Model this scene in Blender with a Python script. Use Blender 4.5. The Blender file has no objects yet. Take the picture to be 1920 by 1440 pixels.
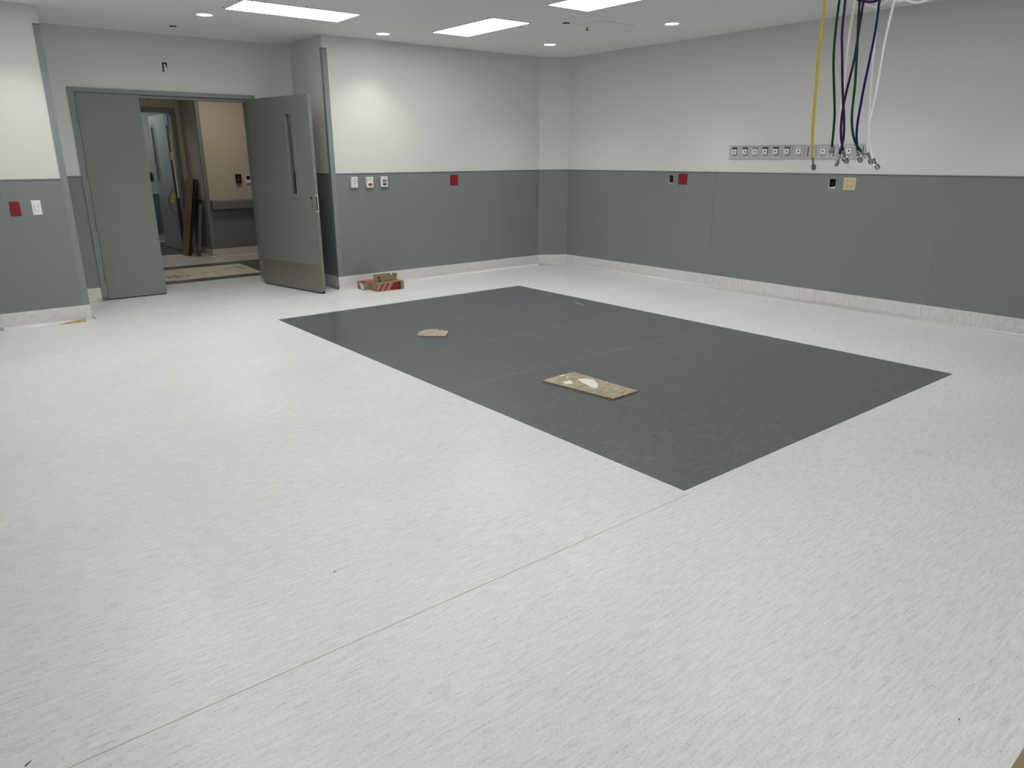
import bpy, math, random
from mathutils import Vector, Matrix
random.seed(7)
S = bpy.context.scene
C = S.collection
# ------------------------------------------------------------------ camera, world, exposure
YAW, PITCH, ROLL, CAM_H, FPX = 0.6767, 0.3022, -0.0043, 1.4779, 1365.83
cam = bpy.data.cameras.new('camera'); camo = bpy.data.objects.new('camera', cam); C.objects.link(camo)
fwd0 = Vector((math.sin(YAW), math.cos(YAW), 0)); rgt = Vector((math.cos(YAW), -math.sin(YAW), 0)); upw = Vector((0, 0, 1))
fw = fwd0*math.cos(PITCH)-upw*math.sin(PITCH); up = fwd0*math.sin(PITCH)+upw*math.cos(PITCH)
r2 = rgt*math.cos(ROLL)+up*math.sin(ROLL); u2 = up*math.cos(ROLL)-rgt*math.sin(ROLL)
M = Matrix((r2, u2, -fw)).transposed().to_4x4(); M.translation = Vector((0, 0, CAM_H)); camo.matrix_world = M
cam.sensor_fit = 'HORIZONTAL'; cam.sensor_width = 36.0; cam.lens = FPX/1920*36.0; cam.clip_start = 0.05
S.camera = camo
W = bpy.data.worlds.new('world'); S.world = W; W.use_nodes = True
W.node_tree.nodes['Background'].inputs[0].default_value = (0.5, 0.5, 0.5, 1)
W.node_tree.nodes['Background'].inputs[1].default_value = 0.0
S.view_settings.view_transform = 'Standard'; S.view_settings.look = 'None'
S.view_settings.gamma = 1.0; S.view_settings.use_curve_mapping = False
S.view_settings.exposure = 0.22
TROFFER = 8.6      # emission of the ceiling panels
DOWN = 28.0        # watts of a downlight beam
CORR = 6.0         # emission of the dim warm corridor panels
FARLIGHT = 4.6  # emission of the cool panel standing in for far room daylight

# ------------------------------------------------------------------ material helpers
def lin(c):
    return tuple((v/255/12.92 if v/255 <= 0.04045 else ((v/255+0.055)/1.055)**2.4) for v in c)+(1.0,)
class NT:
    def __init__(s, name):
        s.m = bpy.data.materials.new(name); s.m.use_nodes = True; s.t = s.m.node_tree
        s.b = s.t.nodes['Principled BSDF']
    def n(s, typ, **kw):
        x = s.t.nodes.new(typ)
        for k, v in kw.items():
            if k.startswith('_'): setattr(x, k[1:], v)
            else: x.inputs[k.replace('__', ' ')].default_value = v
        return x
    def l(s, a, ao, b, bi): s.t.links.new(a.outputs[ao], b.inputs[bi])
def plain(name, col, rough=0.5, metal=0.0, vary=0.03, scale=6.0, bump=0.0, bscale=200.0, spec=0.5):
    """a solid colour with a slight procedural unevenness"""
    k = NT(name); b = k.b
    tc = k.n('ShaderNodeTexCoord'); no = k.n('ShaderNodeTexNoise', Scale=scale, Detail=4.0)
    k.l(tc, 'Object', no, 'Vector')
    ra = k.n('ShaderNodeValToRGB')
    ra.color_ramp.elements[0].position = 0.3; ra.color_ramp.elements[1].position = 0.7
    ra.color_ramp.elements[0].color = tuple(max(0, c*(1-vary)) for c in col[:3])+(1,)
    ra.color_ramp.elements[1].color = tuple(min(1, c*(1+vary)) for c in col[:3])+(1,)
    k.l(no, 'Fac', ra, 'Fac'); k.l(ra, 'Color', b, 'Base Color')
    b.inputs['Roughness'].default_value = rough; b.inputs['Metallic'].default_value = metal
    b.inputs['Specular IOR Level'].default_value = spec
    if bump:
        n2 = k.n('ShaderNodeTexNoise', Scale=bscale, Detail=3.0); k.l(tc, 'Object', n2, 'Vector')
        bu = k.n('ShaderNodeBump', Strength=bump, Distance=0.002); k.l(n2, 'Fac', bu, 'Height'); k.l(bu, 'Normal', b, 'Normal')
    return k.m
def emit(name, col, s):
    k = NT(name); b = k.b
    b.inputs['Base Color'].default_value = (0.8, 0.8, 0.8, 1)
    b.inputs['Emission Color'].default_value = col; b.inputs['Emission Strength'].default_value = s
    return k.m
def streak(name, dark, mid, light, axis, rough=0.4, bump=0.15, wear=0.0):
    """sheet vinyl with fine broken streaks running along one axis"""
    k = NT(name); b = k.b
    tc = k.n('ShaderNodeTexCoord')
    def lay(a, c, scale, det):
        v = [c, c, c]; v[axis] = a
        mp = k.n('ShaderNodeMapping'); mp.inputs['Scale'].default_value = v
        if axis != 2: mp.inputs['Rotation'].default_value = (0, 0, 0.0)
        k.l(tc, 'Object', mp, 'Vector')
        n = k.n('ShaderNodeTexNoise', Scale=scale, Detail=det, Roughness=0.65, Distortion=0.35); k.l(mp, 'Vector', n, 'Vector'); return n
    a = lay(0.13, 1.0, 95.0, 5.0); c = lay(0.3, 1.0, 300.0, 3.0); e = lay(0.5, 1.0, 1.3, 2.0)
    m1 = k.n('ShaderNodeMix', _data_type='FLOAT'); m1.inputs[0].default_value = 0.5
    k.t.links.new(a.outputs['Fac'], m1.inputs[2]); k.t.links.new(c.outputs['Fac'], m1.inputs[3])
    ra = k.n('ShaderNodeValToRGB'); cr = ra.color_ramp
    cr.elements[0].position = 0.36; cr.elements[0].color = dark
    cr.elements[1].position = 0.64; cr.elements[1].color = light
    x = cr.elements.new(0.47); x.color = mid
    k.t.links.new(m1.outputs[0], ra.inputs['Fac'])
    m2 = k.n('ShaderNodeMix', _data_type='RGBA', _blend_type='MULTIPLY'); m2.inputs[0].default_value = 1.0
    rb = k.n('ShaderNodeValToRGB'); rb.color_ramp.elements[0].color = (0.95, 0.95, 0.955, 1); rb.color_ramp.elements[1].color = (1, 1, 1, 1)
    rb.color_ramp.elements[0].position = 0.35; rb.color_ramp.elements[1].position = 0.65
    k.l(e, 'Fac', rb, 'Fac'); k.t.links.new(ra.outputs['Color'], m2.inputs[6]); k.t.links.new(rb.outputs['Color'], m2.inputs[7])
    out = m2.outputs[2]
    if wear:
        w = k.n('ShaderNodeTexNoise', Scale=1.7, Detail=7.0, Roughness=0.7); k.l(tc, 'Object', w, 'Vector')
        rw = k.n('ShaderNodeValToRGB'); rw.color_ramp.elements[0].position = 0.55; rw.color_ramp.elements[1].position = 0.8
        rw.color_ramp.elements[0].color = (0, 0, 0, 1); rw.color_ramp.elements[1].color = (wear, wear, wear, 1)
        k.l(w, 'Fac', rw, 'Fac')
        m3 = k.n('ShaderNodeMix', _data_type='RGBA'); k.t.links.new(rw.outputs['Color'], m3.inputs[0])
        k.t.links.new(out, m3.inputs[6]); m3.inputs[7].default_value = lin((150, 152, 148)); out = m3.outputs[2]
    k.t.links.new(out, b.inputs['Base Color'])
    b.inputs['Roughness'].default_value = rough
    if bump:
        bu = k.n('ShaderNodeBump', Strength=bump, Distance=0.001); k.t.links.new(m1.outputs[0], bu.inputs['Height']); k.l(bu, 'Normal', b, 'Normal')
    return k.m
def osb(name):
    k = NT(name); b = k.b; tc = k.n('ShaderNodeTexCoord')
    cols = []
    last = None
    for rot, sx in ((0.5, 1.0), (-0.7, 1.3)):
        mp = k.n('ShaderNodeMapping'); mp.inputs['Rotation'].default_value = (0, 0, rot); mp.inputs['Scale'].default_value = (14*sx, 75*sx, 20)
        k.l(tc, 'Object', mp, 'Vector')
        v = k.n('ShaderNodeTexVoronoi', Scale=1.0); k.l(mp, 'Vector', v, 'Vector')
        r = k.n('ShaderNodeValToRGB'); r.color_ramp.elements[0].color = lin((136, 124, 102)); r.color_ramp.elements[1].color = lin((190, 180, 156))
        k.l(v, 'Color', r, 'Fac'); cols.append(r)
    n = k.n('ShaderNodeTexNoise', Scale=25.0, Detail=2.0); k.l(tc, 'Object', n, 'Vector')
    m = k.n('ShaderNodeMix', _data_type='RGBA')
    r3 = k.n('ShaderNodeValToRGB'); r3.color_ramp.elements[0].position = 0.48; r3.color_ramp.elements[1].position = 0.52; k.l(n, 'Fac', r3, 'Fac')
    k.t.links.new(r3.outputs['Color'], m.inputs[0]); k.t.links.new(cols[0].outputs['Color'], m.inputs[6]); k.t.links.new(cols[1].outputs['Color'], m.inputs[7])
    k.t.links.new(m.outputs[2], b.inputs['Base Color']); b.inputs['Roughness'].default_value = 0.75
    bu = k.n('ShaderNodeBump', Strength=0.4, Distance=0.002); k.t.links.new(cols[0].outputs['Color'], bu.inputs['Height']); k.l(bu, 'Normal', b, 'Normal')
    return k.m
def wood(name, c0, c1, axis=2):
    k = NT(name); b = k.b; tc = k.n('ShaderNodeTexCoord'); mp = k.n('ShaderNodeMapping')
    v = [30.0, 30.0, 30.0]; v[axis] = 2.0; mp.inputs['Scale'].default_value = v; k.l(tc, 'Object', mp, 'Vector')
    n = k.n('ShaderNodeTexNoise', Scale=1.5, Detail=6.0, Distortion=0.6); k.l(mp, 'Vector', n, 'Vector')
    r = k.n('ShaderNodeValToRGB'); r.color_ramp.elements[0].position = 0.3; r.color_ramp.elements[1].position = 0.7
    r.color_ramp.elements[0].color = c0; r.color_ramp.elements[1].color = c1
    k.l(n, 'Fac', r, 'Fac'); k.l(r, 'Color', b, 'Base Color'); b.inputs['Roughness'].default_value = 0.7
    return k.m
def brushed(name, col, rough, axis):
    k = NT(name); b = k.b; tc = k.n('ShaderNodeTexCoord'); mp = k.n('ShaderNodeMapping')
    v = [400.0]*3; v[axis] = 4.0; mp.inputs['Scale'].default_value = v; k.l(tc, 'Object', mp, 'Vector')
    n = k.n('ShaderNodeTexNoise', Scale=1.0, Detail=2.0); k.l(mp, 'Vector', n, 'Vector')
    r = k.n('ShaderNodeMapRange'); r.inputs['To Min'].default_value = rough-0.08; r.inputs['To Max'].default_value = rough+0.12
    k.l(n, 'Fac', r, 'Value'); k.l(r, 'Result', b, 'Roughness')
    b.inputs['Base Color'].default_value = col; b.inputs['Metallic'].default_value = 1.0
    return k.m
MT = {}
MT['paint'] = plain('wall_paint', (0.66, 0.665, 0.63), 0.55, vary=0.012, scale=1.5, bump=0.06, bscale=260)
MT['ceiling'] = plain('ceiling_paint', (0.82, 0.835, 0.825), 0.7, vary=0.015, scale=1.0)
MT['hatch'] = plain('hatch_paint', (0.86, 0.84, 0.80), 0.6, vary=0.01)
MT['hinge'] = plain('dull_hinge_steel', (0.2, 0.2, 0.19), 0.45)
MT['hallpaint'] = plain('corridor_paint', (0.56, 0.515, 0.44), 0.6, vary=0.02, scale=2.0)
MT['wains'] = plain('grey_wall_protection', (0.195, 0.215, 0.218), 0.45, vary=0.02, scale=2.0, bump=0.08, bscale=500)
MT['wtrim'] = plain('grey_trim', (0.13, 0.145, 0.145), 0.5, vary=0.02)
MT['guard'] = plain('grey_corner_guard', (0.22, 0.245, 0.245), 0.42, vary=0.02)
MT['frame'] = plain('grey_frame_enamel', (0.205, 0.228, 0.232), 0.35, vary=0.02)
MT['leaf'] = plain('grey_door_enamel', (0.195, 0.203, 0.186), 0.5, vary=0.03, scale=3.0)
MT['leaf2'] = plain('light_grey_door_enamel', (0.30, 0.32, 0.31), 0.33, vary=0.02, scale=3.0)
L0, L1, L2 = (0.53, 0.535, 0.545, 1), (0.705, 0.715, 0.72, 1), (0.83, 0.84, 0.845, 1)
MT['vinyl'] = streak('light_streaked_vinyl', L0, L1, L2, 0, 0.36, 0.12)
B0, B1, B2 = (0.54, 0.515, 0.51, 1), (0.67, 0.65, 0.645, 1), (0.80, 0.785, 0.78, 1)
MT['base_x'] = streak('base_vinyl_horizontal', B0, B1, B2, 0, 0.2, 0.04)
MT['base_z'] = streak('base_vinyl_vertical', B0, B1, B2, 2, 0.2, 0.04)
MT['base_y'] = streak('base_vinyl_side', B0, B1, B2, 1, 0.2, 0.04)
MT['dark'] = streak('charcoal_streaked_vinyl', (0.038, 0.046, 0.049, 1), (0.091, 0.107, 0.113, 1), (0.165, 0.186, 0.194, 1), 0, 0.30, 0.12, wear=0.16)
MT['hallfloor'] = streak('corridor_vinyl', (0.48, 0.45, 0.42, 1), (0.62, 0.59, 0.56, 1), (0.72, 0.69, 0.66, 1), 0, 0.42, 0.1)
MT['weld'] = plain('grey_weld_rod', (0.47, 0.475, 0.475), 0.5)
MT['weld_dark'] = plain('pale_weld_rod', (0.34, 0.35, 0.345), 0.5)
MT['scuff'] = plain('chalky_scuff', (0.17, 0.185, 0.185), 0.8)
MT['white'] = plain('white_plastic', (0.78, 0.79, 0.77), 0.35, vary=0.01)
MT['offwhite'] = plain('off_white_plastic', (0.62, 0.63, 0.61), 0.4, vary=0.02)
MT['ivory'] = plain('ivory_plastic', (0.56, 0.50, 0.30), 0.4, vary=0.02)
MT['red'] = plain('red_plastic', (0.22, 0.002, 0.004), 0.55, vary=0.04)
MT['redprint'] = plain('red_print', (0.25, 0.006, 0.01), 0.6, vary=0.06, scale=30)
MT['blueprint'] = plain('navy_print', (0.012, 0.014, 0.09), 0.5)
MT['black'] = plain('black_plastic', (0.008, 0.008, 0.009), 0.5)
MT['blueplastic'] = plain('blue_box_plastic', (0.02, 0.06, 0.22), 0.5)
MT['steel'] = brushed('brushed_stainless', (0.42, 0.385, 0.325, 1), 0.5, 0)
MT['galv'] = brushed('zinc_steel', (0.5, 0.5, 0.48, 1), 0.45, 2)
MT['chrome'] = plain('nickel_plated_brass', (0.46, 0.455, 0.44), 0.2, metal=1.0)
MT['dooredge'] = plain('bare_door_edge', (0.2, 0.185, 0.165), 0.5, vary=0.15, scale=14)
MT['putty'] = plain('pale_wood_block', (0.55, 0.47, 0.33), 0.7, vary=0.15, scale=40)
k = NT('vision_glass'); k.b.inputs['Base Color'].default_value = (0.62, 0.68, 0.66, 1); k.b.inputs['Transmission Weight'].default_value = 1.0
k.b.inputs['Roughness'].default_value = 0.03; k.b.inputs['IOR'].default_value = 1.45; MT['glass'] = k.m
MT['cardboard'] = plain('brown_cardboard', (0.29, 0.205, 0.12), 0.8, vary=0.1, scale=18)
MT['cardin'] = plain('cardboard_inside', (0.40, 0.28, 0.16), 0.85, vary=0.08, scale=18)
MT['cardred'] = plain('pinkish_red_liner', (0.40, 0.12, 0.10), 0.8, vary=0.1, scale=18)
MT['label'] = plain('white_paper', (0.78, 0.78, 0.78), 0.7, vary=0.03)
MT['osb'] = osb('oriented_strand_board')
MT['osbedge'] = plain('strand_board_edge', (0.30, 0.235, 0.15), 0.8, vary=0.25, scale=90)
MT['patch'] = plain('white_patching_compound', (0.80, 0.79, 0.74), 0.7, vary=0.06, scale=60, bump=0.4, bscale=120)
MT['shim'] = wood('shim_pine', lin((176, 152, 106)), lin((222, 204, 162)), 0)
MT['plank'] = wood('plank_pine', lin((118, 90, 62)), lin((156, 122, 86)), 2)
MT['plankdark'] = wood('plank_red', lin((66, 38, 24)), lin((92, 54, 34)), 2)
MT['blackshade'] = plain('black_shade', (0.012, 0.012, 0.012), 0.6)
MT['floorboard'] = plain('tan_protection_board', (0.66, 0.60, 0.49), 0.85, vary=0.05, scale=5)
MT['ink'] = plain('faded_ink', (0.38, 0.345, 0.28), 0.85, vary=0.2, scale=30)
MT['console'] = plain('console_grey', (0.47, 0.485, 0.50), 0.42, vary=0.02)
MT['console2'] = plain('console_grey_inner', (0.36, 0.375, 0.39), 0.45, vary=0.02)
MT['olive'] = plain('olive_label', (0.24, 0.23, 0.07), 0.5)
MT['maroon'] = plain('maroon_label', (0.035, 0.014, 0.02), 0.5)
MT['navylab'] = plain('slate_blue_label', (0.05, 0.055, 0.11), 0.5)
MT['slot'] = plain('dark_slot', (0.10, 0.10, 0.11), 0.6)
MT['trim_white'] = plain('white_light_trim', (0.74, 0.75, 0.74), 0.45)
MT['screw'] = plain('dark_screw', (0.08, 0.08, 0.08), 0.4, metal=0.6)
MT['h_yellow'] = plain('yellow_hose', (0.56, 0.40, 0.004), 0.5, vary=0.1, scale=9)
MT['h_green'] = plain('green_hose', (0.003, 0.04, 0.015), 0.5, spec=0.25)
MT['h_purple'] = plain('purple_hose', (0.034, 0.004, 0.07), 0.5, spec=0.25)
MT['h_blue'] = plain('blue_hose', (0.006, 0.005, 0.11), 0.5, spec=0.25)
MT['h_white'] = plain('white_hose', (0.90, 0.90, 0.87), 0.45)
MT['yellow'] = plain('yellow_tag', (0.52, 0.50, 0.02), 0.5)
MT['alarm'] = plain('dark_red_alarm', (0.06, 0.01, 0.008), 0.4)
MT['lens'] = emit('lit_diffuser', (1.0, 0.985, 0.955, 1), TROFFER)
MT['disc'] = emit('lit_downlight_lens', (1.0, 0.985, 0.955, 1), 9.0)
MT['warmlens'] = emit('warm_lit_diffuser', (1.0, 0.90, 0.72, 1), CORR)
MT['coolday'] = emit('cool_daylight_panel', (0.86, 0.94, 1.0, 1), FARLIGHT)

# ------------------------------------------------------------------ mesh helpers
ORG = {}
class MB:
    def __init__(s, xf=None): s.v = []; s.f = []; s.xf = xf
    def add(s, vs, fs):
        o = len(s.v); s.v += [tuple(s.xf(p)) if s.xf else tuple(p) for p in vs]; s.f += [tuple(i+o for i in f) for f in fs]; return s
    def box(s, x0, x1, y0, y1, z0, z1):
        x0, x1 = min(x0, x1), max(x0, x1); y0, y1 = min(y0, y1), max(y0, y1); z0, z1 = min(z0, z1), max(z0, z1)
        return s.add([(x0,y0,z0),(x1,y0,z0),(x1,y1,z0),(x0,y1,z0),(x0,y0,z1),(x1,y0,z1),(x1,y1,z1),(x0,y1,z1)],
                     [(0,3,2,1),(4,5,6,7),(0,1,5,4),(1,2,6,5),(2,3,7,6),(3,0,4,7)])
    def prism(s, poly, z0, z1):
        n = len(poly); a = [(p[0], p[1], z0) for p in poly]; b = [(p[0], p[1], z1) for p in poly]
        return s.add(a+b, [tuple(range(n-1,-1,-1)), tuple(range(n,2*n))]+[(i,(i+1)%n,n+(i+1)%n,n+i) for i in range(n)])
    def extrude(s, poly3, d):
        n = len(poly3); d = Vector(d); a = [Vector(p) for p in poly3]; b = [p+d for p in a]
        return s.add(a+b, [tuple(range(n-1,-1,-1)), tuple(range(n,2*n))]+[(i,(i+1)%n,n+(i+1)%n,n+i) for i in range(n)])
    def hexa(s, p):   # 8 corners, bottom ring then top ring
        return s.add(p, [(0,3,2,1),(4,5,6,7),(0,1,5,4),(1,2,6,5),(2,3,7,6),(3,0,4,7)])
    def tube(s, pts, r, seg=10, cap=True):
        pts = [Vector(p) for p in pts]; rr = r if isinstance(r, (list, tuple)) else [r]*len(pts)
        t0 = (pts[1]-pts[0]).normalized(); ref = Vector((0,1,0)) if abs(t0.y) < 0.9 else Vector((1,0,0))
        a = t0.cross(ref).normalized(); vs = []; fs = []
        for i, p in enumerate(pts):
            t = (pts[min(i+1,len(pts)-1)]-pts[max(i-1,0)]).normalized()
            a = (a-t*a.dot(t)).normalized(); b = t.cross(a)
            for j in range(seg):
                q = 2*math.pi*j/seg; vs.append(p+(a*math.cos(q)+b*math.sin(q))*rr[i])
        for i in range(len(pts)-1):
            for j in range(seg):
                fs.append((i*seg+j, i*seg+(j+1)%seg, (i+1)*seg+(j+1)%seg, (i+1)*seg+j))
        if cap:
            fs.append(tuple(range(seg-1,-1,-1))); fs.append(tuple((len(pts)-1)*seg+j for j in range(seg)))
        return s.add(vs, fs)
    def ring(s, c, prof, seg=32, axis=2):   # lathe profile of (radius, height) about a vertical axis
        vs = []; fs = []; n = len(prof)
        for j in range(seg):
            q = 2*math.pi*j/seg
            for r, h in prof: vs.append((c[0]+r*math.cos(q), c[1]+r*math.sin(q), c[2]+h))
        for j in range(seg):
            for i in range(n-1):
                a = j*n+i; b = ((j+1)%seg)*n+i; fs.append((a, b, b+1, a+1))
        return s.add(vs, fs)
    def build(s, name, mat, parent=None, loc=None, smooth=False, bevel=0.0):
        org = Vector(ORG[parent.name]) if parent is not None else Vector(loc or (0,0,0))
        me = bpy.data.meshes.new(name)
        me.from_pydata([tuple(Vector(v)-org) for v in s.v], [], s.f); me.update()
        me.materials.append(MT[mat] if isinstance(mat, str) else mat)
        if smooth:
            for p in me.polygons: p.use_smooth = True
        o = bpy.data.objects.new(name, me); C.objects.link(o)
        if parent is not None: o.parent = parent
        else: o.location = org
        ORG[o.name] = tuple(org)
        if bevel:
            b = o.modifiers.new('bevel', 'BEVEL'); b.width = bevel; b.segments = 2; b.limit_method = 'ANGLE'
        return o
def tag(o, label, cat, group=None, kind=None):
    o['label'] = label; o['category'] = cat
    if group: o['group'] = group
    if kind: o['kind'] = kind
    return o
def thing(name, loc, label, cat, group=None, kind=None):
    o = bpy.data.objects.new(name, None); C.objects.link(o); o.location = loc; o.empty_display_size = 0.05
    ORG[o.name] = tuple(loc); return tag(o, label, cat, group, kind)
def struct(name, mb, mat, label, cat):
    return tag(mb.build(name, mat), label, cat, kind='structure')
def slab(axis, p0, p1, u0, u1, v0, v1, holes=()):
    """a wall slab between axis = p0 and p1; u is the other horizontal axis, v is z; rectangular through holes"""
    us = sorted({u0, u1}|{h[0] for h in holes}|{h[1] for h in holes}); vs = sorted({v0, v1}|{h[2] for h in holes}|{h[3] for h in holes})
    m = MB(); key = {}; V = []; F = []
    solid = {}
    for i in range(len(us)-1):
        for j in range(len(vs)-1):
            cu = (us[i]+us[i+1])/2; cv = (vs[j]+vs[j+1])/2
            solid[i,j] = not any(h[0] < cu < h[1] and h[2] < cv < h[3] for h in holes)
    def P(i, j, k):
        if (i,j,k) not in key:
            key[i,j,k] = len(V); a = p0 if k == 0 else p1
            V.append((a, us[i], vs[j]) if axis == 0 else (us[i], a, vs[j]))
        return key[i,j,k]
    for (i,j), sol in solid.items():
        if not sol: continue
        F.append((P(i,j,0),P(i+1,j,0),P(i+1,j+1,0),P(i,j+1,0))); F.append((P(i,j,1),P(i,j+1,1),P(i+1,j+1,1),P(i+1,j,1)))
        for di, dj, e in ((-1,0,((0,0),(0,1))),(1,0,((1,0),(1,1))),(0,-1,((0,0),(1,0))),(0,1,((0,1),(1,1)))):
            if not solid.get((i+di,j+dj), False):
                (a,b),(c,d) = e; F.append((P(i+a,j+b,0),P(i+c,j+d,0),P(i+c,j+d,1),P(i+a,j+b,1)))
    m.add(V, F); return m

# ------------------------------------------------------------------ key dimensions (metres)
YB, XR, ZC, YA = 7.912, 7.191, 2.735, 8.91
XL0, YN = -1.0, -1.2
AL, AR = 1.162, 3.762          # alcove side walls
ZW, ZB = 1.306, 0.145          # top of grey panelling, top of coved base
X0, X1, Y0, Y1 = 2.541, 5.523, 1.894, 6.739   # dark inlay
T = 0.15
CH0, CH1 = (6.848, YB), (XR, 7.692)           # chamfered room corner
AC0, AC1 = (3.63, YA), (AR, 8.76)             # chamfered alcove corner
Y_CW, Y_FD, X_RET = 11.80, 12.61, 3.535       # corridor far wall, far door wall, return wall

# ------------------------------------------------------------------ floor
fl = struct('floor', MB().box(-1.2, 7.4, -1.4, 15.2, -0.15, -0.006), 'weld', 'pale streaked sheet vinyl floor with charcoal inlay rectangle', 'floor')
def sheet(poly, mat, name='vinyl_sheet', z0=-0.006, z1=0.0): return MB().prism(poly, z0, z1).build(name, mat, fl)
def rect(x0, x1, y0, y1): return [(x0,y0),(x1,y0),(x1,y1),(x0,y1)]
SY = 1.861
sheet([(XL0,YN),(XR,YN),(XR,YB),(X1,YB),(X1,Y0),(X0,Y0),(X0,SY-0.002),(XL0,SY-0.002)], 'vinyl')
sheet([(XL0,SY+0.002),(X0,SY+0.002),(X0,Y1),(X1,Y1),(X1,YB),(AR,YB),(AR,9.075),(AL,9.075),(AL,YB),(XL0,YB)], 'vinyl')
sheet(rect(XL0, X0, SY-0.0018, SY+0.0018), 'weld', 'weld_seam', z1=-0.0008)
ya, yb, xm = 3.872, 4.800, 3.985
g = 0.002
sheet(rect(X0, X1, Y0, ya-g), 'dark', 'charcoal_sheet'); sheet(rect(X0, xm-g, ya+g, yb-g), 'dark', 'charcoal_sheet')
sheet(rect(xm+g, X1, ya+g, yb-g), 'dark', 'charcoal_sheet'); sheet(rect(X0, X1, yb+g, Y1), 'dark', 'charcoal_sheet')
sheet(rect(X0, X1, ya-g, ya+g), 'weld_dark', 'weld_seam', z1=-0.0004); sheet(rect(X0, X1, yb-g, yb+g), 'weld_dark', 'weld_seam', z1=-0.0004)
sheet(rect(xm-g, xm+g, ya+g, yb-g), 'weld_dark', 'weld_seam', z1=-0.0004)
for p in ([(4.150,4.92),(4.162,4.92),(4.140,4.60),(4.131,4.60)], [(5.335,5.60),(5.36,5.575),(5.275,5.34),(5.24,5.36)], [(5.14,5.02),(5.155,5.01),(5.12,4.90),(5.11,4.90)],
          [(2.68,2.53),(2.692,2.535),(2.69,2.522)]):
    sheet(p, 'scuff', 'scuff_mark', 0.0, 0.0003)
# corridor and far room floor
sheet(rect(-1.0, 7.2, 9.077, 9.575), 'vinyl'); sheet(rect(-1.0, 7.2, 9.578, 11.17), 'dark', 'charcoal_sheet')
sheet([(-1.0,11.173),(7.2,11.173),(7.2,11.80),(X_RET,11.80),(X_RET,12.60),(2.0,12.60),(2.0,11.80),(-1.0,11.80)], 'hallfloor')
sheet(rect(1.5, 5.0, 12.603, 14.75), 'dark', 'charcoal_sheet')

# ------------------------------------------------------------------ ceiling
struct('ceiling', MB().box(-1.15, 7.34, -1.35, 9.06, ZC, ZC+0.12), 'ceiling', 'smooth white painted ceiling over the empty room', 'ceiling')
struct('ceiling_corridor', MB().box(-1.0, 7.2, 9.06, 12.76, 2.60, 2.72), 'hallpaint', 'low corridor ceiling beyond the open double door', 'ceiling')
struct('ceiling_far', MB().box(1.35, 5.15, 12.76, 14.9, 2.60, 2.72), 'ceiling', 'ceiling of the small room behind the corridor', 'ceiling')

# ------------------------------------------------------------------ walls with grey panels
BX1 = (5.848, 5.904, 1.172, 1.258); BX2 = (3.816, 3.880, 1.170, 1.255); BXD = (2.384, 2.435, 2.36, 2.457)
wall_back_left = struct('wall_back_left', slab(1, YB, YB+T, XL0-T, AL, 0, ZC), 'paint', 'white wall section left of the door alcove with grey panelling', 'wall')
wall_back_right = struct('wall_back_right', slab(1, YB, YB+T, AR, XR+T, 0, ZC), 'paint', 'white back wall section between door alcove and angled corner', 'wall')
wall_alcove_left = struct('wall_alcove_left', slab(0, AL-T, AL, YB+T, YA, 0, ZC), 'paint', 'left side wall of the door alcove', 'wall')
wall_alcove_right = struct('wall_alcove_right', slab(0, AR, AR+T, YB+T, YA, 0, ZC), 'paint', 'right side wall of the door alcove behind the open leaf', 'wall')
wall_alcove_back = struct('wall_alcove_back', slab(1, YA, YA+T, XL0, 7.2, 0, ZC, [(1.49,3.30,0,2.14), BXD]), 'paint', 'recessed wall around the grey double door', 'wall')
wall_alcove_corner = struct('wall_alcove_corner', MB().prism([AC0, AC1, (AR,YA)], 0, ZC), 'paint', 'narrow angled wall strip in the alcove corner', 'wall')
wall_corner = struct('wall_corner', MB().prism([CH0, CH1, (XR,YB)], 0, ZC), 'paint', 'angled wall strip across the far right room corner', 'wall')
wall_right = struct('wall_right', slab(0, XR, XR+T, YN-T, YB, 0, ZC, [BX1, BX2]), 'paint', 'long white right hand wall with grey lower panelling', 'wall')
wall_left = struct('wall_left', slab(0, XL0-T, XL0, YN, YB, 0, ZC), 'paint', 'white wall on the left outside the picture', 'wall')
wall_near = struct('wall_near', slab(1, YN-T, YN, XL0-T, XR, 0, ZC), 'paint', 'white wall behind the photographer', 'wall')
wall_corridor = struct('wall_corridor', slab(1, Y_CW, Y_CW+T, X_RET, 7.2, 0, 2.6), 'hallpaint', 'beige corridor wall seen through the open door', 'wall')
wall_corridor_left = struct('wall_corridor_left', slab(1, Y_CW, Y_CW+T, -1.0, 2.0, 0, 2.6), 'hallpaint', 'beige corridor wall left of the recess', 'wall')
wall_recess_right = struct('wall_recess_right', slab(0, X_RET, X_RET+T, Y_CW+T, 12.76, 0, 2.6), 'hallpaint', 'beige side wall of the corridor recess', 'wall')
wall_recess_left = struct('wall_recess_left', slab(0, 2.0-T, 2.0, Y_CW+T, 12.76, 0, 2.6), 'hallpaint', 'left side wall of the corridor recess', 'wall')
wall_recess_back = struct('wall_recess_back', slab(1, Y_FD, Y_FD+T, 2.0, X_RET, 0, 2.6, [(2.44,3.41,0,2.165)]), 'hallpaint', 'beige wall around the far door across the corridor', 'wall')
wall_far = struct('wall_far', slab(1, 14.75, 14.9, 1.35, 5.15, 0, 2.6), 'paint', 'pale wall of the small room behind the far door', 'wall')
wall_far_left = struct('wall_far_left', slab(0, 1.35, 1.5, 12.76, 14.75, 0, 2.6), 'paint', 'left wall of the small far room', 'wall')
wall_far_right = struct('wall_far_right', slab(0, 5.0, 5.15, 12.76, 14.75, 0, 2.6), 'paint', 'right wall of the small far room', 'wall')
wall_far_front = struct('wall_far_front', slab(1, 12.70, 12.76, X_RET+T, 5.0, 0, 2.6), 'paint', 'front wall of the small far room', 'wall')
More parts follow.
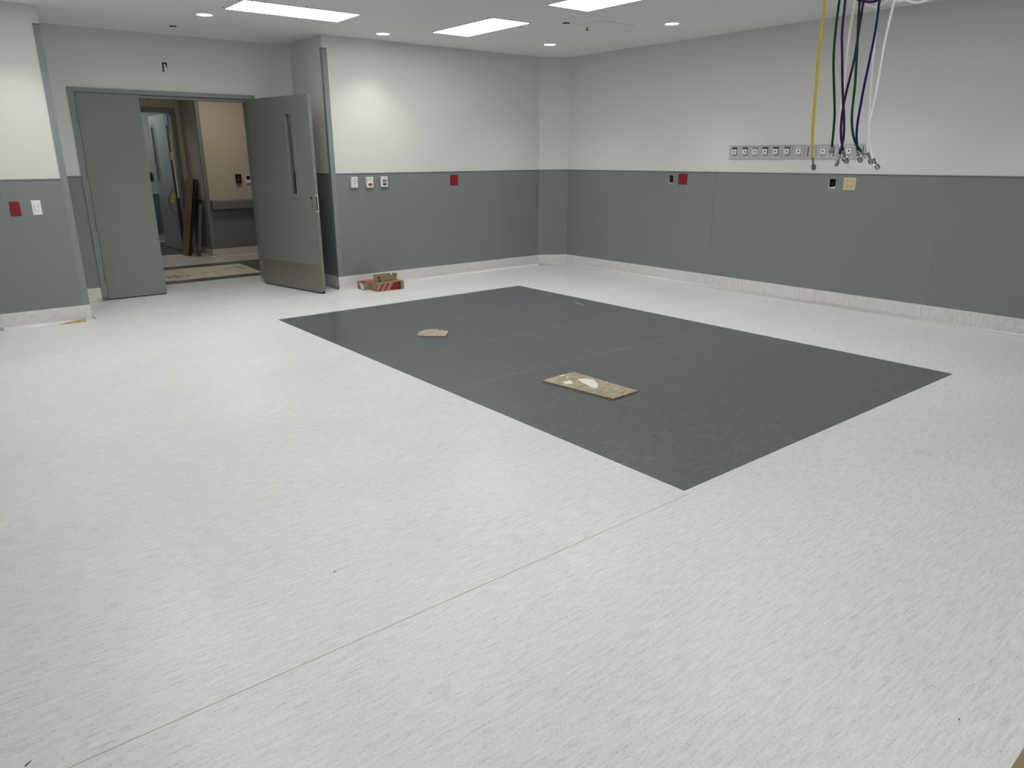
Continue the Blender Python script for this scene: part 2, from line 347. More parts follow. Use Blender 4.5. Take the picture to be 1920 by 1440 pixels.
wall_far_front2 = struct('wall_far_front_left', slab(1, 12.70, 12.76, 1.5, 2.0-T, 0, 2.6), 'paint', 'front wall of the small far room left of its door', 'wall')
wall_cor_end = struct('wall_corridor_end', slab(0, 7.2, 7.3, 9.06, 12.0, 0, 2.6), 'hallpaint', 'wall closing the corridor on the right', 'wall')
wall_cor_end2 = struct('wall_corridor_end_left', slab(0, -1.1, -1.0, 9.06, 12.0, 0, 2.6), 'hallpaint', 'wall closing the corridor on the left', 'wall')
PT = 0.004
def panel(wall, axis, face, out, u0, u1, holes=(), z1=ZW, trim=True):
    slab(axis, face, face+out*PT, u0, u1, ZB-0.01, z1, holes).build('wainscot_panel', 'wains', wall)
    if trim: slab(axis, face, face+out*0.007, u0, u1, z1-0.012, z1+0.001).build('panel_edge_trim', 'wtrim', wall)  # sealing strip, darker than the panel to carry its edge shadow
G = 0.0015
panel(wall_back_left, 1, YB, -1, XL0, AL-0.05)
panel(wall_alcove_left, 0, AL, 1, YB+0.05, YA)
panel(wall_alcove_back, 1, YA, -1, AL, 1.447); panel(wall_alcove_back, 1, YA, -1, 3.347, AC0[0])
panel(wall_alcove_right, 0, AR, -1, YB+0.05, AC1[1])
panel(wall_back_right, 1, YB, -1, AR+0.05, 6.196-G); panel(wall_back_right, 1, YB, -1, 6.196+G, CH0[0])
for a, b in ((CH0, CH1),):
    d = (Vector(b)-Vector(a)).normalized(); n = Vector((d.y, -d.x))
    MB().prism([a, b, tuple(Vector(b)+n*PT), tuple(Vector(a)+n*PT)], ZB-0.01, ZW).build('wainscot_panel', 'wains', wall_corner)
    MB().prism([a, b, tuple(Vector(b)+n*.007), tuple(Vector(a)+n*.007)], ZW-0.012, ZW+.001).build('panel_edge_trim', 'wtrim', wall_corner)
d = (Vector(AC1)-Vector(AC0)).normalized(); n = Vector((d.y, -d.x))
MB().prism([AC0, AC1, tuple(Vector(AC1)+n*PT), tuple(Vector(AC0)+n*PT)], ZB-0.01, ZW).build('wainscot_panel', 'wains', wall_alcove_corner)
panel(wall_right, 0, XR, -1, 5.243+G, CH1[1], [BX1]); panel(wall_right, 0, XR, -1, 2.799+G, 5.243-G, [BX2])
panel(wall_right, 0, XR, -1, 0.361+G, 2.799-G); panel(wall_right, 0, XR, -1, YN, 0.361-G)
panel(wall_left, 0, XL0, 1, YN, YB); panel(wall_near, 1, YN, 1, XL0, XR)
panel(wall_corridor, 1, Y_CW, -1, X_RET+0.05, 7.2, z1=0.862); panel(wall_recess_right, 0, X_RET, -1, Y_CW+0.05, Y_FD, z1=0.862)
panel(wall_far, 1, 14.75, -1, 1.5, 5.0, z1=0.86)

# ------------------------------------------------------------------ coved base
def cove(name, pts, i0, i1, mat, label, h=ZB, t=0.006, r=0.026):
    pts = [Vector(p) for p in pts]
    prof = [(0.0, h), (t, h)]+[(t+r*(1-math.cos(a)), r*(1-math.sin(a))+0.0005) for a in [math.pi/2*k/6 for k in range(6, -1, -1)][::-1]]
    prof = [(0.0, h), (t, h)]
    for k_ in range(7):
        a = math.pi/2*k_/6; prof.append((t+r*(1-math.cos(a)), r*(1-math.sin(a))+0.0008))
    prof.append((t+r+0.006, 0.0002)); prof.append((0.0, 0.0))
    n = len(pts)-1; dirs = [(pts[i+1]-pts[i]).normalized() for i in range(n)]; nr = [Vector((d.y, -d.x)) for d in dirs]
    m = MB()
    rings = []
    for i in range(i0, i1+1):
        if i == 0: off = nr[0]; k_ = 1.0
        elif i == n: off = nr[-1]; k_ = 1.0
        else:
            off = (nr[i-1]+nr[i]).normalized(); k_ = 1/off.dot(nr[i])
        rings.append([(pts[i].x+off.x*k_*u, pts[i].y+off.y*k_*u, z) for u, z in prof])
    V = [v for r_ in rings for v in r_]; L = len(prof); F = []
    for i in range(len(rings)-1):
        for j in range(L-1): F.append((i*L+j, i*L+j+1, (i+1)*L+j+1, (i+1)*L+j))
        F.append((i*L+L-1, i*L, (i+1)*L, (i+1)*L+L-1))
    F.append(tuple(range(L))); F.append(tuple((len(rings)-1)*L+j for j in range(L-1, -1, -1)))
    m.add(V, F)
    o = struct(name, m, mat, label, 'baseboard')
    for p in o.data.polygons:      # only the curve is smooth
        zs = [o.data.vertices[i].co.z for i in p.vertices]
        p.use_smooth = len(p.vertices) == 4 and max(zs) < h-0.001 and min(zs) > 0.0001
    return o
BP = [(XL0,YB),(0.448,YB),(AL,YB),(AL,YA),(1.446,YA)]
cove('baseboard_back_left', BP, 0, 1, 'base_x', 'pale coved vinyl base at the far left of the wall', )
cove('baseboard_back_left_end', [(0.4505,YB)]+BP[2:], 0, 1, 'base_x', 'pale coved vinyl base behind the wooden shim')
cove('baseboard_alcove_left', BP, 2, 3, 'base_z', 'coved vinyl base on the left alcove side')
cove('baseboard_alcove_back', BP, 3, 4, 'base_x', 'short coved vinyl base left of the door frame')
BQ = [(3.348,YA),AC0,AC1,(AR,YB),CH0,CH1,(XR,3.8955),(XR,YN)]
cove('baseboard_alcove_right', BQ, 0, 3, 'base_z', 'coved vinyl base behind the open door leaf')
cove('baseboard_back', BQ, 3, 4, 'base_x', 'coved vinyl base of the back wall behind the cardboard boxes')
cove('baseboard_corner', BQ, 4, 5, 'base_y', 'short coved vinyl base across the angled corner')
cove('baseboard_right', BQ, 5, 6, 'base_z', 'coved vinyl base of the right wall, farther length')
cove('baseboard_right_near', [(XR,3.8925),(XR,YN)], 0, 1, 'base_z', 'coved vinyl base of the right wall, nearer length')
cove('baseboard_corridor', [(2.0,Y_FD),(2.0,Y_FD),][:0]+[(X_RET,12.60),(X_RET,Y_CW),(7.2,Y_CW)], 0, 2, 'base_x', 'coved vinyl base of the corridor wall', h=0.128)
cove('baseboard_far', [(1.5,14.75),(5.0,14.75)], 0, 1, 'base_x', 'coved base of the small far room wall', h=0.128)

# ------------------------------------------------------------------ corner guards and corridor rail
def guard(name, x, y, sx, z0, z1, label, wd=0.05, t=0.005, top=True):
    o = struct(name, MB().prism([(x,y),(x+sx*wd,y),(x+sx*wd,y-t),(x-sx*t,y-t),(x-sx*t,y+wd),(x,y+wd)] , z0, z1), 'guard', label, 'corner guard')
    if top: MB().prism([(x,y),(x+sx*wd,y),(x+sx*wd,y-t-.001),(x-sx*(t+.001),y-t-.001),(x-sx*(t+.001),y+wd),(x,y+wd)], z1-0.006, z1+0.004).build('end_cap', 'wtrim', o)
    return o
guard('trim_1', AL, YB, -1, ZB, 2.582, 'tall grey corner guard at the left edge of the door alcove')
guard('trim_2', AR, YB, 1, ZB, 2.60, 'tall grey corner guard at the right edge of the door alcove')
guard('trim_3', X_RET, Y_CW, 1, 0.128, 2.5, 'grey corner guard on the corridor wall corner', top=False)
rail = thing('trim_4', (5.3, Y_CW, 0.72), 'deep grey crash rail along the corridor wall', 'crash rail', kind='structure')
MB().extrude([(X_RET+0.055,Y_CW-0.004,0.862),(X_RET+0.055,Y_CW-0.083,0.862),(X_RET+0.055,Y_CW-0.095,0.85),(X_RET+0.055,Y_CW-0.095,0.74),(X_RET+0.055,Y_CW-0.083,0.725),(X_RET+0.055,Y_CW-0.004,0.725)], (3.5,0,0)).build('rail_body', 'wains', rail)
MB().box(X_RET+0.05, X_RET+0.056, Y_CW-0.097, Y_CW-0.004, 0.722, 0.865).build('end_cap', 'wtrim', rail)

# ------------------------------------------------------------------ double door frame
fr = thing('door_frame', (2.4, YA, 0), 'grey metal frame of the double door in the alcove', 'door frame', kind='structure')
FI0, FI1, FO0, FO1, FZ, FT = 1.504, 3.290, 1.447, 3.347, 2.124, 2.168
def jamb(xo, xi, s):   # plan profile with the rabbet and stop
    return [(xo,YA-0.016),(xi,YA-0.016),(xi,YA+0.035),(xi+s*0.028,YA+0.035),(xi+s*0.028,YA+T+0.016),(xo,YA+T+0.016),(xo,YA+T),(xi-s*0.012,YA+T),(xi-s*0.012,YA),(xo,YA)]
MB().prism(jamb(FO0, FI0, 1), 0.04, FT).build('jamb', 'frame', fr); MB().prism(jamb(FO1, FI1, -1), 0.04, FT).build('jamb', 'frame', fr)
MB().prism([(FO0+0.002,YA-0.018),(FI0,YA-0.018),(FI0,YA+0.034),(FO0+0.002,YA+0.034)], 0, 0.04).build('jamb_foot', 'wtrim', fr)
MB().prism([(FO1,YA-0.018),(FI1,YA-0.018),(FI1,YA+0.034),(FO1,YA+0.034)], 0, 0.04).build('jamb_foot', 'wtrim', fr)
MB().extrude([(FI0,YA-0.016,FT),(FI0,YA-0.016,FZ),(FI0,YA+0.035,FZ),(FI0,YA+0.035,FZ-0.03),(FI0,YA+T+0.016,FZ-0.03),(FI0,YA+T+0.016,FT),(FI0,YA+T,FT),(FI0,YA+T,FT-0.025),(FI0,YA,FT-0.025),(FI0,YA,FT)], (FI1-FI0,0,0)).build('head', 'frame', fr)
MB().box(2.20, 2.225, YA+0.045, YA+0.065, FZ-0.034, FZ-0.029).build('strike_hole', 'black', fr)
# left (narrow) leaf, shut
d1 = thing('door_1', (1.8, YA, 0), 'narrow shut grey leaf of the double door', 'door', kind='structure')
MB().box(FI0+0.004, 2.099, YA-0.013, YA+0.032, 0.012, FZ-0.005).build('leaf', 'leaf', d1)
MB().box(2.0995, 2.1015, YA-0.013, YA+0.032, 0.012, FZ-0.004).build('leaf_edge', 'leaf2', d1)
MB().box(FI0+0.006, 2.097, YA-0.004, YA+0.022, 0.002, 0.012).build('bottom_seal', 'black', d1)
for z in (1.815, 1.283, 0.743, 0.213):
    hn = MB().tube([(FI0+0.001,YA-0.022,z),(FI0+0.001,YA-0.022,z+0.133)], 0.007, 10).build('hinge', 'hinge', d1)
    for kz in range(5):
        MB().tube([(FI0+0.001,YA-0.022,z+0.0266*kz+0.0255),(FI0+0.001,YA-0.022,z+0.0266*kz+0.0268)], 0.0082, 10).build('knuckle_joint', 'screw', hn)
    MB().box(FI0-0.012, FI0+0.014, YA-0.0185, YA-0.0155, z, z+0.133).build('hinge_leaf', 'frame', hn)
MB().box(FI0+0.0002, FI0+0.0036, YA-0.006, YA+0.030, 0.012, FZ-0.002).build('gap_shade', 'black', d1)  # black strips stand for the shade in the gap, side and top
MB().box(FI0+0.004, 2.099, YA-0.006, YA+0.030, FZ-0.0045, FZ-0.0002).build('gap_shade', 'black', d1)
# right (wide) leaf, swung open into the room
hx, hy = 3.240, 8.878; ang = math.atan2(7.728-8.878, 3.466-3.240); LU = 1.166; TH = 0.045
ct, st = math.cos(ang), math.sin(ang)
# u runs hinge -> free edge, w is the side away from the seen face
def lf(p): u, w, z = p; return (hx+ct*u-st*w, hy+st*u+ct*w, z)
d2 = thing('door_2', (hx, hy, 0), 'wide grey door leaf standing open with kick plate and slit window', 'door', kind='structure')
def lb(u0, u1, w0, w1, z0, z1): return MB(lf).box(u0, u1, w0, w1, z0, z1)
WU0, WU1, WZ0, WZ1 = 0.735, 0.845, 1.092, 1.93
us_ = [0.0, WU0, WU1, LU-0.002]; zs_ = [0.03, WZ0, WZ1, FZ-0.004]
mleaf = MB(lf)
sl = slab(1, 0.0, TH, 0.0, LU-0.002, 0.03, FZ-0.004, [(WU0, WU1, WZ0, WZ1)])
mleaf.add(sl.v, sl.f); mleaf.build('leaf', 'leaf', d2)
lb(LU-0.002, LU, 0.003, TH-0.003, 0.03, FZ-0.004).build('leaf_edge', 'dooredge', d2)
lb(LU-0.0015, LU+0.0008, -0.0005, 0.0035, 0.03, FZ-0.004).build('edge_bead', 'wtrim', d2)
lb(LU, LU+0.0008, 0.006, TH-0.008, 0.905, 1.09).build('mortise_plate', 'putty', d2)
lb(LU+0.0006, LU+0.0016, 0.009, TH-0.019, 0.925, 1.076).build('mortise_slot', 'black', d2)
wf = MB(lf)
for a in ((0.688, 0.895, 1.046, WZ0), (0.688, 0.895, WZ1, 1.972), (0.688, WU0, WZ0, WZ1), (WU1, 0.895, WZ0, WZ1)):
    wf.box(a[0], a[1], -0.006, 0.0, a[2], a[3]); wf.box(a[0], a[1], TH, TH+0.006, a[2], a[3])
wfo = wf.build('window_frame', 'leaf', d2)
for i in range(5):
    for u in (0.700, 0.883):
        z = 1.07+i*0.22
        MB(lf).box(u-0.003, u+0.003, -0.0075, -0.006, z-0.003, z+0.003).build('screw', 'chrome', wfo)
lb(WU0, WU1, 0.016, 0.026, WZ0, WZ1).build('window_pane', 'glass', d2)
lb(0.003, LU-0.006, -0.0016, 0.0, 0.066, 0.318).build('kick_plate', 'steel', d2)
lb(0.003, LU-0.003, -0.006, 0.0, 0.014, 0.066).build('bottom_sweep', 'leaf', d2)
lb(0.006, LU-0.005, 0.004, TH-0.006, 0.003, 0.03).build('bottom_seal', 'black', d2)
for u, z, r in ((1.098, 1.054, 0.016), (1.102, 0.963, 0.011)):
    MB(lf).tube([(u,-0.0008,z),(u,0.004,z)], r, 14).build('lock_hole', 'black', d2)
for z in (1.815, 1.283, 0.743, 0.213):
    MB().tube([(FI1-0.001,YA-0.024,z),(FI1-0.001,YA-0.024,z+0.133)], 0.007, 10).build('hinge', 'hinge', d2)

# ------------------------------------------------------------------ far door across the corridor
ff = thing('door_frame', (2.9, Y_FD, 0), 'dim grey frame of the far door across the corridor', 'door frame', kind='structure')
m = MB()
MB().box(3.395, 3.468, Y_FD-0.016, Y_FD+T+0.016, 0, 2.222).build('jamb', 'leaf', ff); MB().box(3.397, 3.466, Y_FD+T+0.016, Y_FD+0.31, 0.01, 2.15).build('hinge_gap_shade', 'black', ff); MB().box(2.385, 2.455, Y_FD-0.016, Y_FD+T+0.016, 0, 2.222).build('jamb', 'leaf', ff)  # black filler puts shade into the gap on the hinge side
MB().box(2.455, 3.395, Y_FD-0.016, Y_FD+T+0.016, 2.152, 2.222).build('head', 'leaf', ff)
d3 = thing('door_3', (3.39, 12.92, 0), 'far grey door leaf with slit window standing open behind the corridor', 'door', kind='structure')
s3 = slab(0, 3.392, 3.436, 12.93, 13.955, 0.01, 2.15, [(13.70, 13.83, 1.13, 1.97)])
s3.build('leaf', 'leaf2', d3)
m = MB()
for a in ((13.635,13.885,1.07,1.13),(13.635,13.885,1.97,2.025),(13.635,13.70,1.13,1.97),(13.83,13.885,1.13,1.97)): m.box(3.386, 3.392, *a)
m.build('window_frame', 'guard', d3)
MB().box(3.41, 3.42, 13.70, 13.83, 1.13, 1.97).build('window_pane', 'glass', d3)
MB().box(3.41, 3.419, 13.955, 13.957, 0.9, 1.05).build('latch_plate', 'galv', d3)

MB().box(3.385, 3.397, 12.80, 12.87, 1.60, 1.72).build('warning_tag', 'red', d3); MB().box(3.385, 3.397, 12.80, 12.86, 1.46, 1.57).build('tag_card', 'offwhite', d3)
MB().box(3.380, 3.397, 12.79, 12.86, 1.98, 2.13).build('closer_arm', 'offwhite', d3)

# ------------------------------------------------------------------ ceiling fixtures
def troffer(x0, x1, y0, y1, label, lens='lens', z=ZC, screws=True):
    o = thing('ceiling_light', ((x0+x1)/2, (y0+y1)/2, z), label, 'ceiling light', 'flush rectangular ceiling panels')
    w = 0.012; f = MB()
    for a in ((x0-w,x1+w,y0-w,y0),(x0-w,x1+w,y1,y1+w),(x0-w,x0,y0,y1),(x1,x1+w,y0,y1)): f.box(a[0],a[1],a[2],a[3], z-0.006, z)
    f.build('frame', 'trim_white', o)
    MB().box(x0, x1, y0, y1, z-0.004, z-0.001).build('diffuser', lens, o)
    if screws:
        e = 0.028; pts = [(x0-e,y0+0.04),(x0-e,y1-0.04),(x1+e,y0+0.04),(x1+e,y1-0.04)]
        pts += [((x0+x1)/2, y0-e),((x0+x1)/2, y1+e)] if x1-x0 > y1-y0 else [(x0-e,(y0+y1)/2),(x1+e,(y0+y1)/2)]
        pts += [(x0+0.04,y1+e),(x1-0.04,y1+e)]
        for px, py in pts: MB().tube([(px,py,z),(px,py,z-0.003)], 0.006, 8).build('screw', 'screw', o)
    return o
troffer(2.490, 3.558, 6.635, 7.105, 'long lit ceiling panel nearest the door alcove, running along the back wall')
troffer(4.629, 5.085, 6.028, 7.065, 'lit ceiling panel in the middle, between two round downlights and running away from the viewer')
troffer(4.629, 5.105, 4.200, 5.242, 'lit ceiling panel cut off by the top edge of the photo')
for i, (a, b, c_, d_) in enumerate(((4.629,5.105,2.3,3.34),(2.49,3.55,0.45,0.92),(0.9,1.37,5.65,6.69),(0.9,1.37,3.6,4.64),(0.9,1.37,1.5,2.54),(2.49,3.55,4.5,4.97),(0.9,1.37,-0.6,0.44))):  # added panels out of view, placed to brighten floor, left side and hoses
    troffer(a, b, c_, d_, ['added unseen ceiling panel over the near end of the dark inlay','added unseen ceiling panel above the near wall','added unseen ceiling panel over the left floor, farthest one','added unseen ceiling panel over the left floor, middle one','added unseen ceiling panel over the left floor, nearer one','added unseen ceiling panel over the small board offcut','added unseen ceiling panel behind the viewer'][i], screws=False)
def downlight(x, y, label, on=True, watts=None):
    o = thing('downlight', (x, y, ZC), label, 'downlight', 'round recessed downlights')
    MB().ring((x,y,ZC), [(0.068,-0.002),(0.07,-0.006),(0.085,-0.005),(0.09,0.0)], 32).build('trim_ring', 'trim_white', o, smooth=True)
    MB().ring((x,y,ZC), [(0.0,-0.003),(0.069,-0.003)], 32).build('lens', 'disc', o)
    L = bpy.data.lights.new('downlight_beam', 'SPOT'); L.energy = watts or DOWN; L.spot_size = math.radians(106); L.spot_blend = 0.9; L.shadow_soft_size = 0.035
    L.color = (1.0, 0.985, 0.955)
    lo = bpy.data.objects.new('downlight_beam', L); C.objects.link(lo); lo.parent = o; lo.location = (0, 0, -0.02)
    return o
downlight(2.435, 7.507, 'round lit downlight left of the long ceiling panel, in front of the door alcove')
downlight(4.268, 7.479, 'round lit downlight close to the back wall above the three white call stations', watts=DOWN*0.72)
downlight(6.198, 6.981, 'round lit downlight nearest the angled room corner')
downlight(6.234, 5.203, 'round lit downlight near the right wall beside the access panel')
for x, y, lb_ in ((0.90, 7.36, 'round downlight over the far left wall section'), (6.234, 3.42, 'round downlight near the right wall above the gas outlets'), (6.234, 1.64, 'round downlight near the right wall close to the viewer'), (0.30, 5.7, 'added unseen round downlight over the left floor')):  # unseen downlights at guessed positions; left floor one added for its light
    downlight(x, y, lb_)
def cover(x, y, label):
    o = thing('sprinkler_cover', (x, y, ZC), label, 'sprinkler cover', 'round concealed sprinkler covers')
    MB().ring((x,y,ZC), [(0.0,-0.016),(0.036,-0.016),(0.039,-0.012)], 24).build('cover_disc', 'ceiling', o)
    MB().ring((x,y,ZC), [(0.034,0.0),(0.034,-0.013)], 24).build('shadow_ring', 'black', o)
cover(2.382, 8.335, 'small round ceiling cover above the door alcove'); cover(5.379, 5.818, 'small round ceiling cover beside the square access panel')
ap = thing('access_panel', (5.79, 5.745, ZC), 'square flush access panel in the white ceiling', 'access panel')
MB().box(5.565, 6.022, 5.498, 5.995, ZC-0.003, ZC).build('panel_frame', 'trim_white', ap); MB().box(5.575, 6.012, 5.508, 5.985, ZC-0.004, ZC-0.002).build('panel_door', 'hatch', ap)
sp = thing('fire_sprinkler', (5.694, 5.848, ZC), 'small dark pendent sprinkler below the access panel', 'sprinkler')
MB().tube([(5.694,5.848,ZC-0.003),(5.694,5.848,ZC-0.022),(5.694,5.848,ZC-0.03)], [0.006,0.006,0.010], 10).build('sprinkler_body', 'screw', sp)
MB().tube([(5.694,5.848,ZC-0.03),(5.694,5.848,ZC-0.036)], [0.015,0.015], 12).build('deflector', 'screw', sp)
# added unseen panels: warm for corridor and recess, cool in place of daylight
troffer(3.05, 4.15, 10.55, 11.02, 'added unseen warm ceiling panel in the corridor', 'warmlens', 2.60, False)
troffer(2.45, 3.05, 13.25, 14.35, 'added cool panel in place of daylight in the small far room', 'coolday', 2.60, False)

# ------------------------------------------------------------------ wall devices
def plate_b(name, x0, x1, z0, z1, mat, label, cat, y=YB-PT, dep=0.007, group=None):
    o = thing(name, ((x0+x1)/2, y, z0), label, cat, group)
    MB().hexa([(x0,y,z0),(x1,y,z0),(x1,y,z1),(x0,y,z1),(x0+.004,y-dep,z0+.004),(x1-.004,y-dep,z0+.004),(x1-.004,y-dep,z1-.004),(x0+.004,y-dep,z1-.004)]).build('cover_plate', mat, o)
    return o
o = plate_b('switch_plate', 0.684, 0.763, 0.994, 1.120, 'red', 'red switch plate beside the white dimmer, left of the door alcove', 'switch')
MB().box(0.7215, 0.7265, YB-PT-0.015, YB-PT-0.006, 1.048, 1.066).build('toggle', 'redprint', o)
for z in (1.028, 1.088): MB().tube([(0.7235,YB-PT-0.0065,z),(0.7235,YB-PT-0.0085,z)], 0.003, 8).build('screw', 'redprint', o)
o = plate_b('switch_plate', 0.560, 0.634, 1.153, 1.215, 'red', 'red wall plate cut off by the left edge of the photo', 'switch')
MB().box(0.594, 0.600, YB-PT-0.015, YB-PT-0.006, 1.178, 1.192).build('toggle', 'redprint', o)
o = plate_b('dimmer_switch', 0.849, 0.923, 0.995, 1.124, 'white', 'white rocker dimmer plate between red switch and corner guard', 'switch')
fr_ = MB()
MB().box(0.869, 0.903, YB-PT-0.0095, YB-PT-0.006, 1.026, 1.093).build('rocker_surround', 'offwhite', o)
MB().box(0.871, 0.893, YB-PT-0.012, YB-PT-0.009, 1.028, 1.091).build('rocker', 'white', o)
MB().box(0.8955, 0.9005, YB-PT-0.012, YB-PT-0.009, 1.040, 1.062).build('slider', 'white', o)
o = plate_b('wall_plate', 5.366, 5.487, 1.140, 1.264, 'red', 'square blank red wall plate on the back wall', 'wall plate')
for x, z in ((5.426, 1.155), (5.426, 1.249)): MB().tube([(x,YB-PT-0.0065,z),(x,YB-PT-0.0082,z)], 0.003, 8).build('screw', 'redprint', o)
def station(x0, x1, z0, z1, kind, label):
    y = YB-PT; D = 0.032
    o = thing('call_station', ((x0+x1)/2, y, z0), label, 'call station', 'white wall call stations')
    c = 0.006
    MB().box(x0, x1, y-D, y, z0, z1).build('housing', 'white', o, bevel=0.004)
    # bulged hood at the top
    pts = []
    n_ = 8
    pr = [(x0+0.004, z1-0.004)]+[(x0+0.004+(x1-x0-0.008)*i/n_, z1-0.026-0.008*math.sin(math.pi*i/n_)) for i in range(n_+1)]+[(x1-0.004, z1-0.004)]
    MB().extrude([(a, y-D, b) for a, b in pr], (0, -0.006, 0)).build('hood', 'white', o)
    xm_ = (x0+x1)/2
    MB().box(xm_-0.012, xm_-0.004, y-D-0.0068, y-D-0.006, z1-0.018, z1-0.013).build('marking', 'slot', o)
    MB().tube([(xm_+0.004,y-D-0.0055,z1-0.0155),(xm_+0.004,y-D-0.0078,z1-0.0155)], 0.0055, 10).build('indicator', 'black', o)
    MB().box(x0+0.007, x1-0.007, y-D-0.0015, y-D, z0+0.006, z1-0.036).build('front_label', 'offwhite' if kind == 0 else 'label', o)
    if kind == 0:
        for i, z in enumerate((0.017, 0.036, 0.055, 0.073)):
            b = MB().box(xm_-0.024, xm_+0.024, y-D-0.003, y-D-0.001, z0+z-0.007, z0+z+0.007).build('button', 'white', o)
            MB().box(xm_-0.005, xm_+0.005, y-D-0.0036, y-D-0.003, z0+z-0.004, z0+z+0.004).build('button_symbol', 'black' if i == 2 else 'slot', b)
    elif kind == 1:
        b = MB().box(xm_-0.023, xm_+0.023, y-D-0.004, y-D-0.001, z0+0.024, z0+0.050).build('button', 'redprint', o)
        MB().box(xm_-0.007, xm_+0.007, y-D-0.0046, y-D-0.004, z0+0.034, z0+0.044).build('button_symbol', 'cardred', b)
        MB().box(xm_-0.018, xm_+0.018, y-D-0.002, y-D-0.001, z0+0.013, z0+0.016).build('printed_line', 'cardred', o)
    else:
        b = MB().box(xm_-0.023, xm_+0.023, y-D-0.004, y-D-0.001, z0+0.056, z0+0.081).build('button', 'redprint', o)
        MB().box(xm_-0.006, xm_+0.006, y-D-0.0046, y-D-0.004, z0+0.063, z0+0.073).build('button_symbol', 'label', b)
        b = MB().box(xm_-0.023, xm_+0.023, y-D-0.004, y-D-0.001, z0+0.019, z0+0.044).build('button', 'blueprint', o)
        MB().box(xm_-0.007, xm_+0.007, y-D-0.0046, y-D-0.004, z0+0.032, z0+0.036).build('button_symbol', 'offwhite', b)
station(3.987, 4.067, 1.145, 1.266, 0, 'white wall station with a column of small keys, leftmost of three')
station(4.182, 4.266, 1.141, 1.262, 1, 'white wall station with one red button, middle of three')
station(4.373, 4.456, 1.146, 1.264, 2, 'white wall station with a red and a blue button')
# right wall: things are laid out in y
def plate_r(name, y0, y1, z0, z1, mat, label, cat, dep=0.007):
    x = XR-PT; o = thing(name, (x, (y0+y1)/2, z0), label, cat)
    MB().hexa([(x,y0,z0),(x,y0,z1),(x,y1,z1),(x,y1,z0),(x-dep,y0+.004,z0+.004),(x-dep,y0+.004,z1-.004),(x-dep,y1-.004,z1-.004),(x-dep,y1-.004,z0+.004)]).build('cover_plate', mat, o)
    return o
o = plate_r('wall_plate', 5.638, 5.768, 1.156, 1.279, 'red', 'square blank red wall plate on the right wall beside an open box', 'wall plate')
for z in (1.172, 1.263): MB().tube([(XR-PT-0.0065,5.703,z),(XR-PT-0.0082,5.703,z)], 0.003, 8).build('screw', 'redprint', o)
o = plate_r('power_outlet', 3.608, 3.736, 1.151, 1.273, 'ivory', 'ivory quad power outlet plate on the right wall', 'outlet')
for yy in (3.648, 3.696):
    for zz in (1.184, 1.240):
        f = MB().box(XR-PT-0.009, XR-PT-0.0065, yy-0.017, yy+0.017, zz-0.021, zz+0.021).build('receptacle', 'ivory', o, bevel=0.002)
        for a, b in ((-0.007,0.004),(0.007,0.004)): MB().box(XR-PT-0.0096, XR-PT-0.0085, yy+a-0.0015, yy+a+0.0015, zz+b-0.005, zz+b+0.005).build('slot', 'black', f)
        MB().tube([(XR-PT-0.0085,yy,zz-0.009),(XR-PT-0.0096,yy,zz-0.009)], 0.003, 8).build('slot', 'black', f)
def rough_in(b, label, wide):
    y0, y1, z0, z1 = b; o = thing('electrical_box', (XR, (y0+y1)/2, z0), label, 'electrical box')
    m = MB(); t = 0.002; x1 = XR+0.06
    m.box(x1-t, x1, y0, y1, z0, z1)
    for a in ((y0,y0+t,z0,z1),(y1-t,y1,z0,z1),(y0,y1,z0,z0+t),(y0,y1,z1-t,z1)): m.box(XR+0.004, x1, *a)
    m.build('box_shell', 'black', o)
    ym = (y0+y1)/2
    MB().tube([(XR+0.03,ym+0.004,z1-0.003),(XR+0.006,ym,z1-0.02),(XR+0.002,ym+0.006,(z0+z1)/2),(XR+0.004,ym-0.008,z0+0.02),(XR+0.03,ym-0.004,z0+0.006)], 0.0022, 6).build('wire', 'slot', o)
    MB().extrude([(XR-PT-0.001,y0-0.002,z0-0.003),(XR-PT-0.001,y1+0.006,z0-0.006),(XR-PT-0.001,y1+0.004,z0+0.004),(XR-PT-0.001,y0,z0+0.014 if wide else z0+0.002)], (0.002,0,0)).build('torn_edge', 'offwhite', o)
    if wide: MB().box(XR-PT-0.001, XR+0.002, y1, y1+0.0035, z0+0.004, z1).build('torn_edge', 'offwhite', o)
rough_in(BX1, 'open black electrical box beside the red plate on the right wall', False)
rough_in(BX2, 'open black electrical box with torn edge beside the ivory outlet', True)
y0_, y1_, z0_, z1_ = BXD
o = thing('electrical_box', ((y0_+y1_)/2, YA, z0_), 'open blue electrical box with white wiring above the double door', 'electrical box')
m = MB(); m.box(y0_, y1_, YA+0.055, YA+0.057, z0_, z1_)
for a in ((y0_,y0_+.002,z0_,z1_),(y1_-.002,y1_,z0_,z1_)): m.box(a[0], a[1], YA+0.002, YA+0.057, a[2], a[3])
m.box(y0_, y1_, YA+0.002, YA+0.057, z0_, z0_+0.002); m.box(y0_, y1_, YA+0.002, YA+0.057, z1_-0.002, z1_)
m.build('box_shell', 'blueplastic', o)
mx = (y0_+y1_)/2
MB().tube([(mx,YA+0.01,z1_-0.012),(mx+0.002,YA+0.004,z1_-0.03),(mx+0.004,YA-0.002,z1_-0.055),(mx+0.006,YA-0.004,z0_+0.016),(mx+0.006,YA+0.004,z0_+0.006)], [0.004,0.012,0.016,0.019,0.018], 12).build('wire_bundle', 'label', o)
MB().tube([(mx+0.001,YA-0.021,z1_-0.048),(mx+0.001,YA-0.013,z1_-0.048)], 0.005, 8).build('wire_end', 'black', o)
MB().tube([(mx+0.017,YA+0.01,z1_-0.02),(mx+0.019,YA-0.004,z1_-0.06),(mx+0.024,YA-0.006,z0_+0.004)], 0.0035, 8).build('wire', 'black', o)
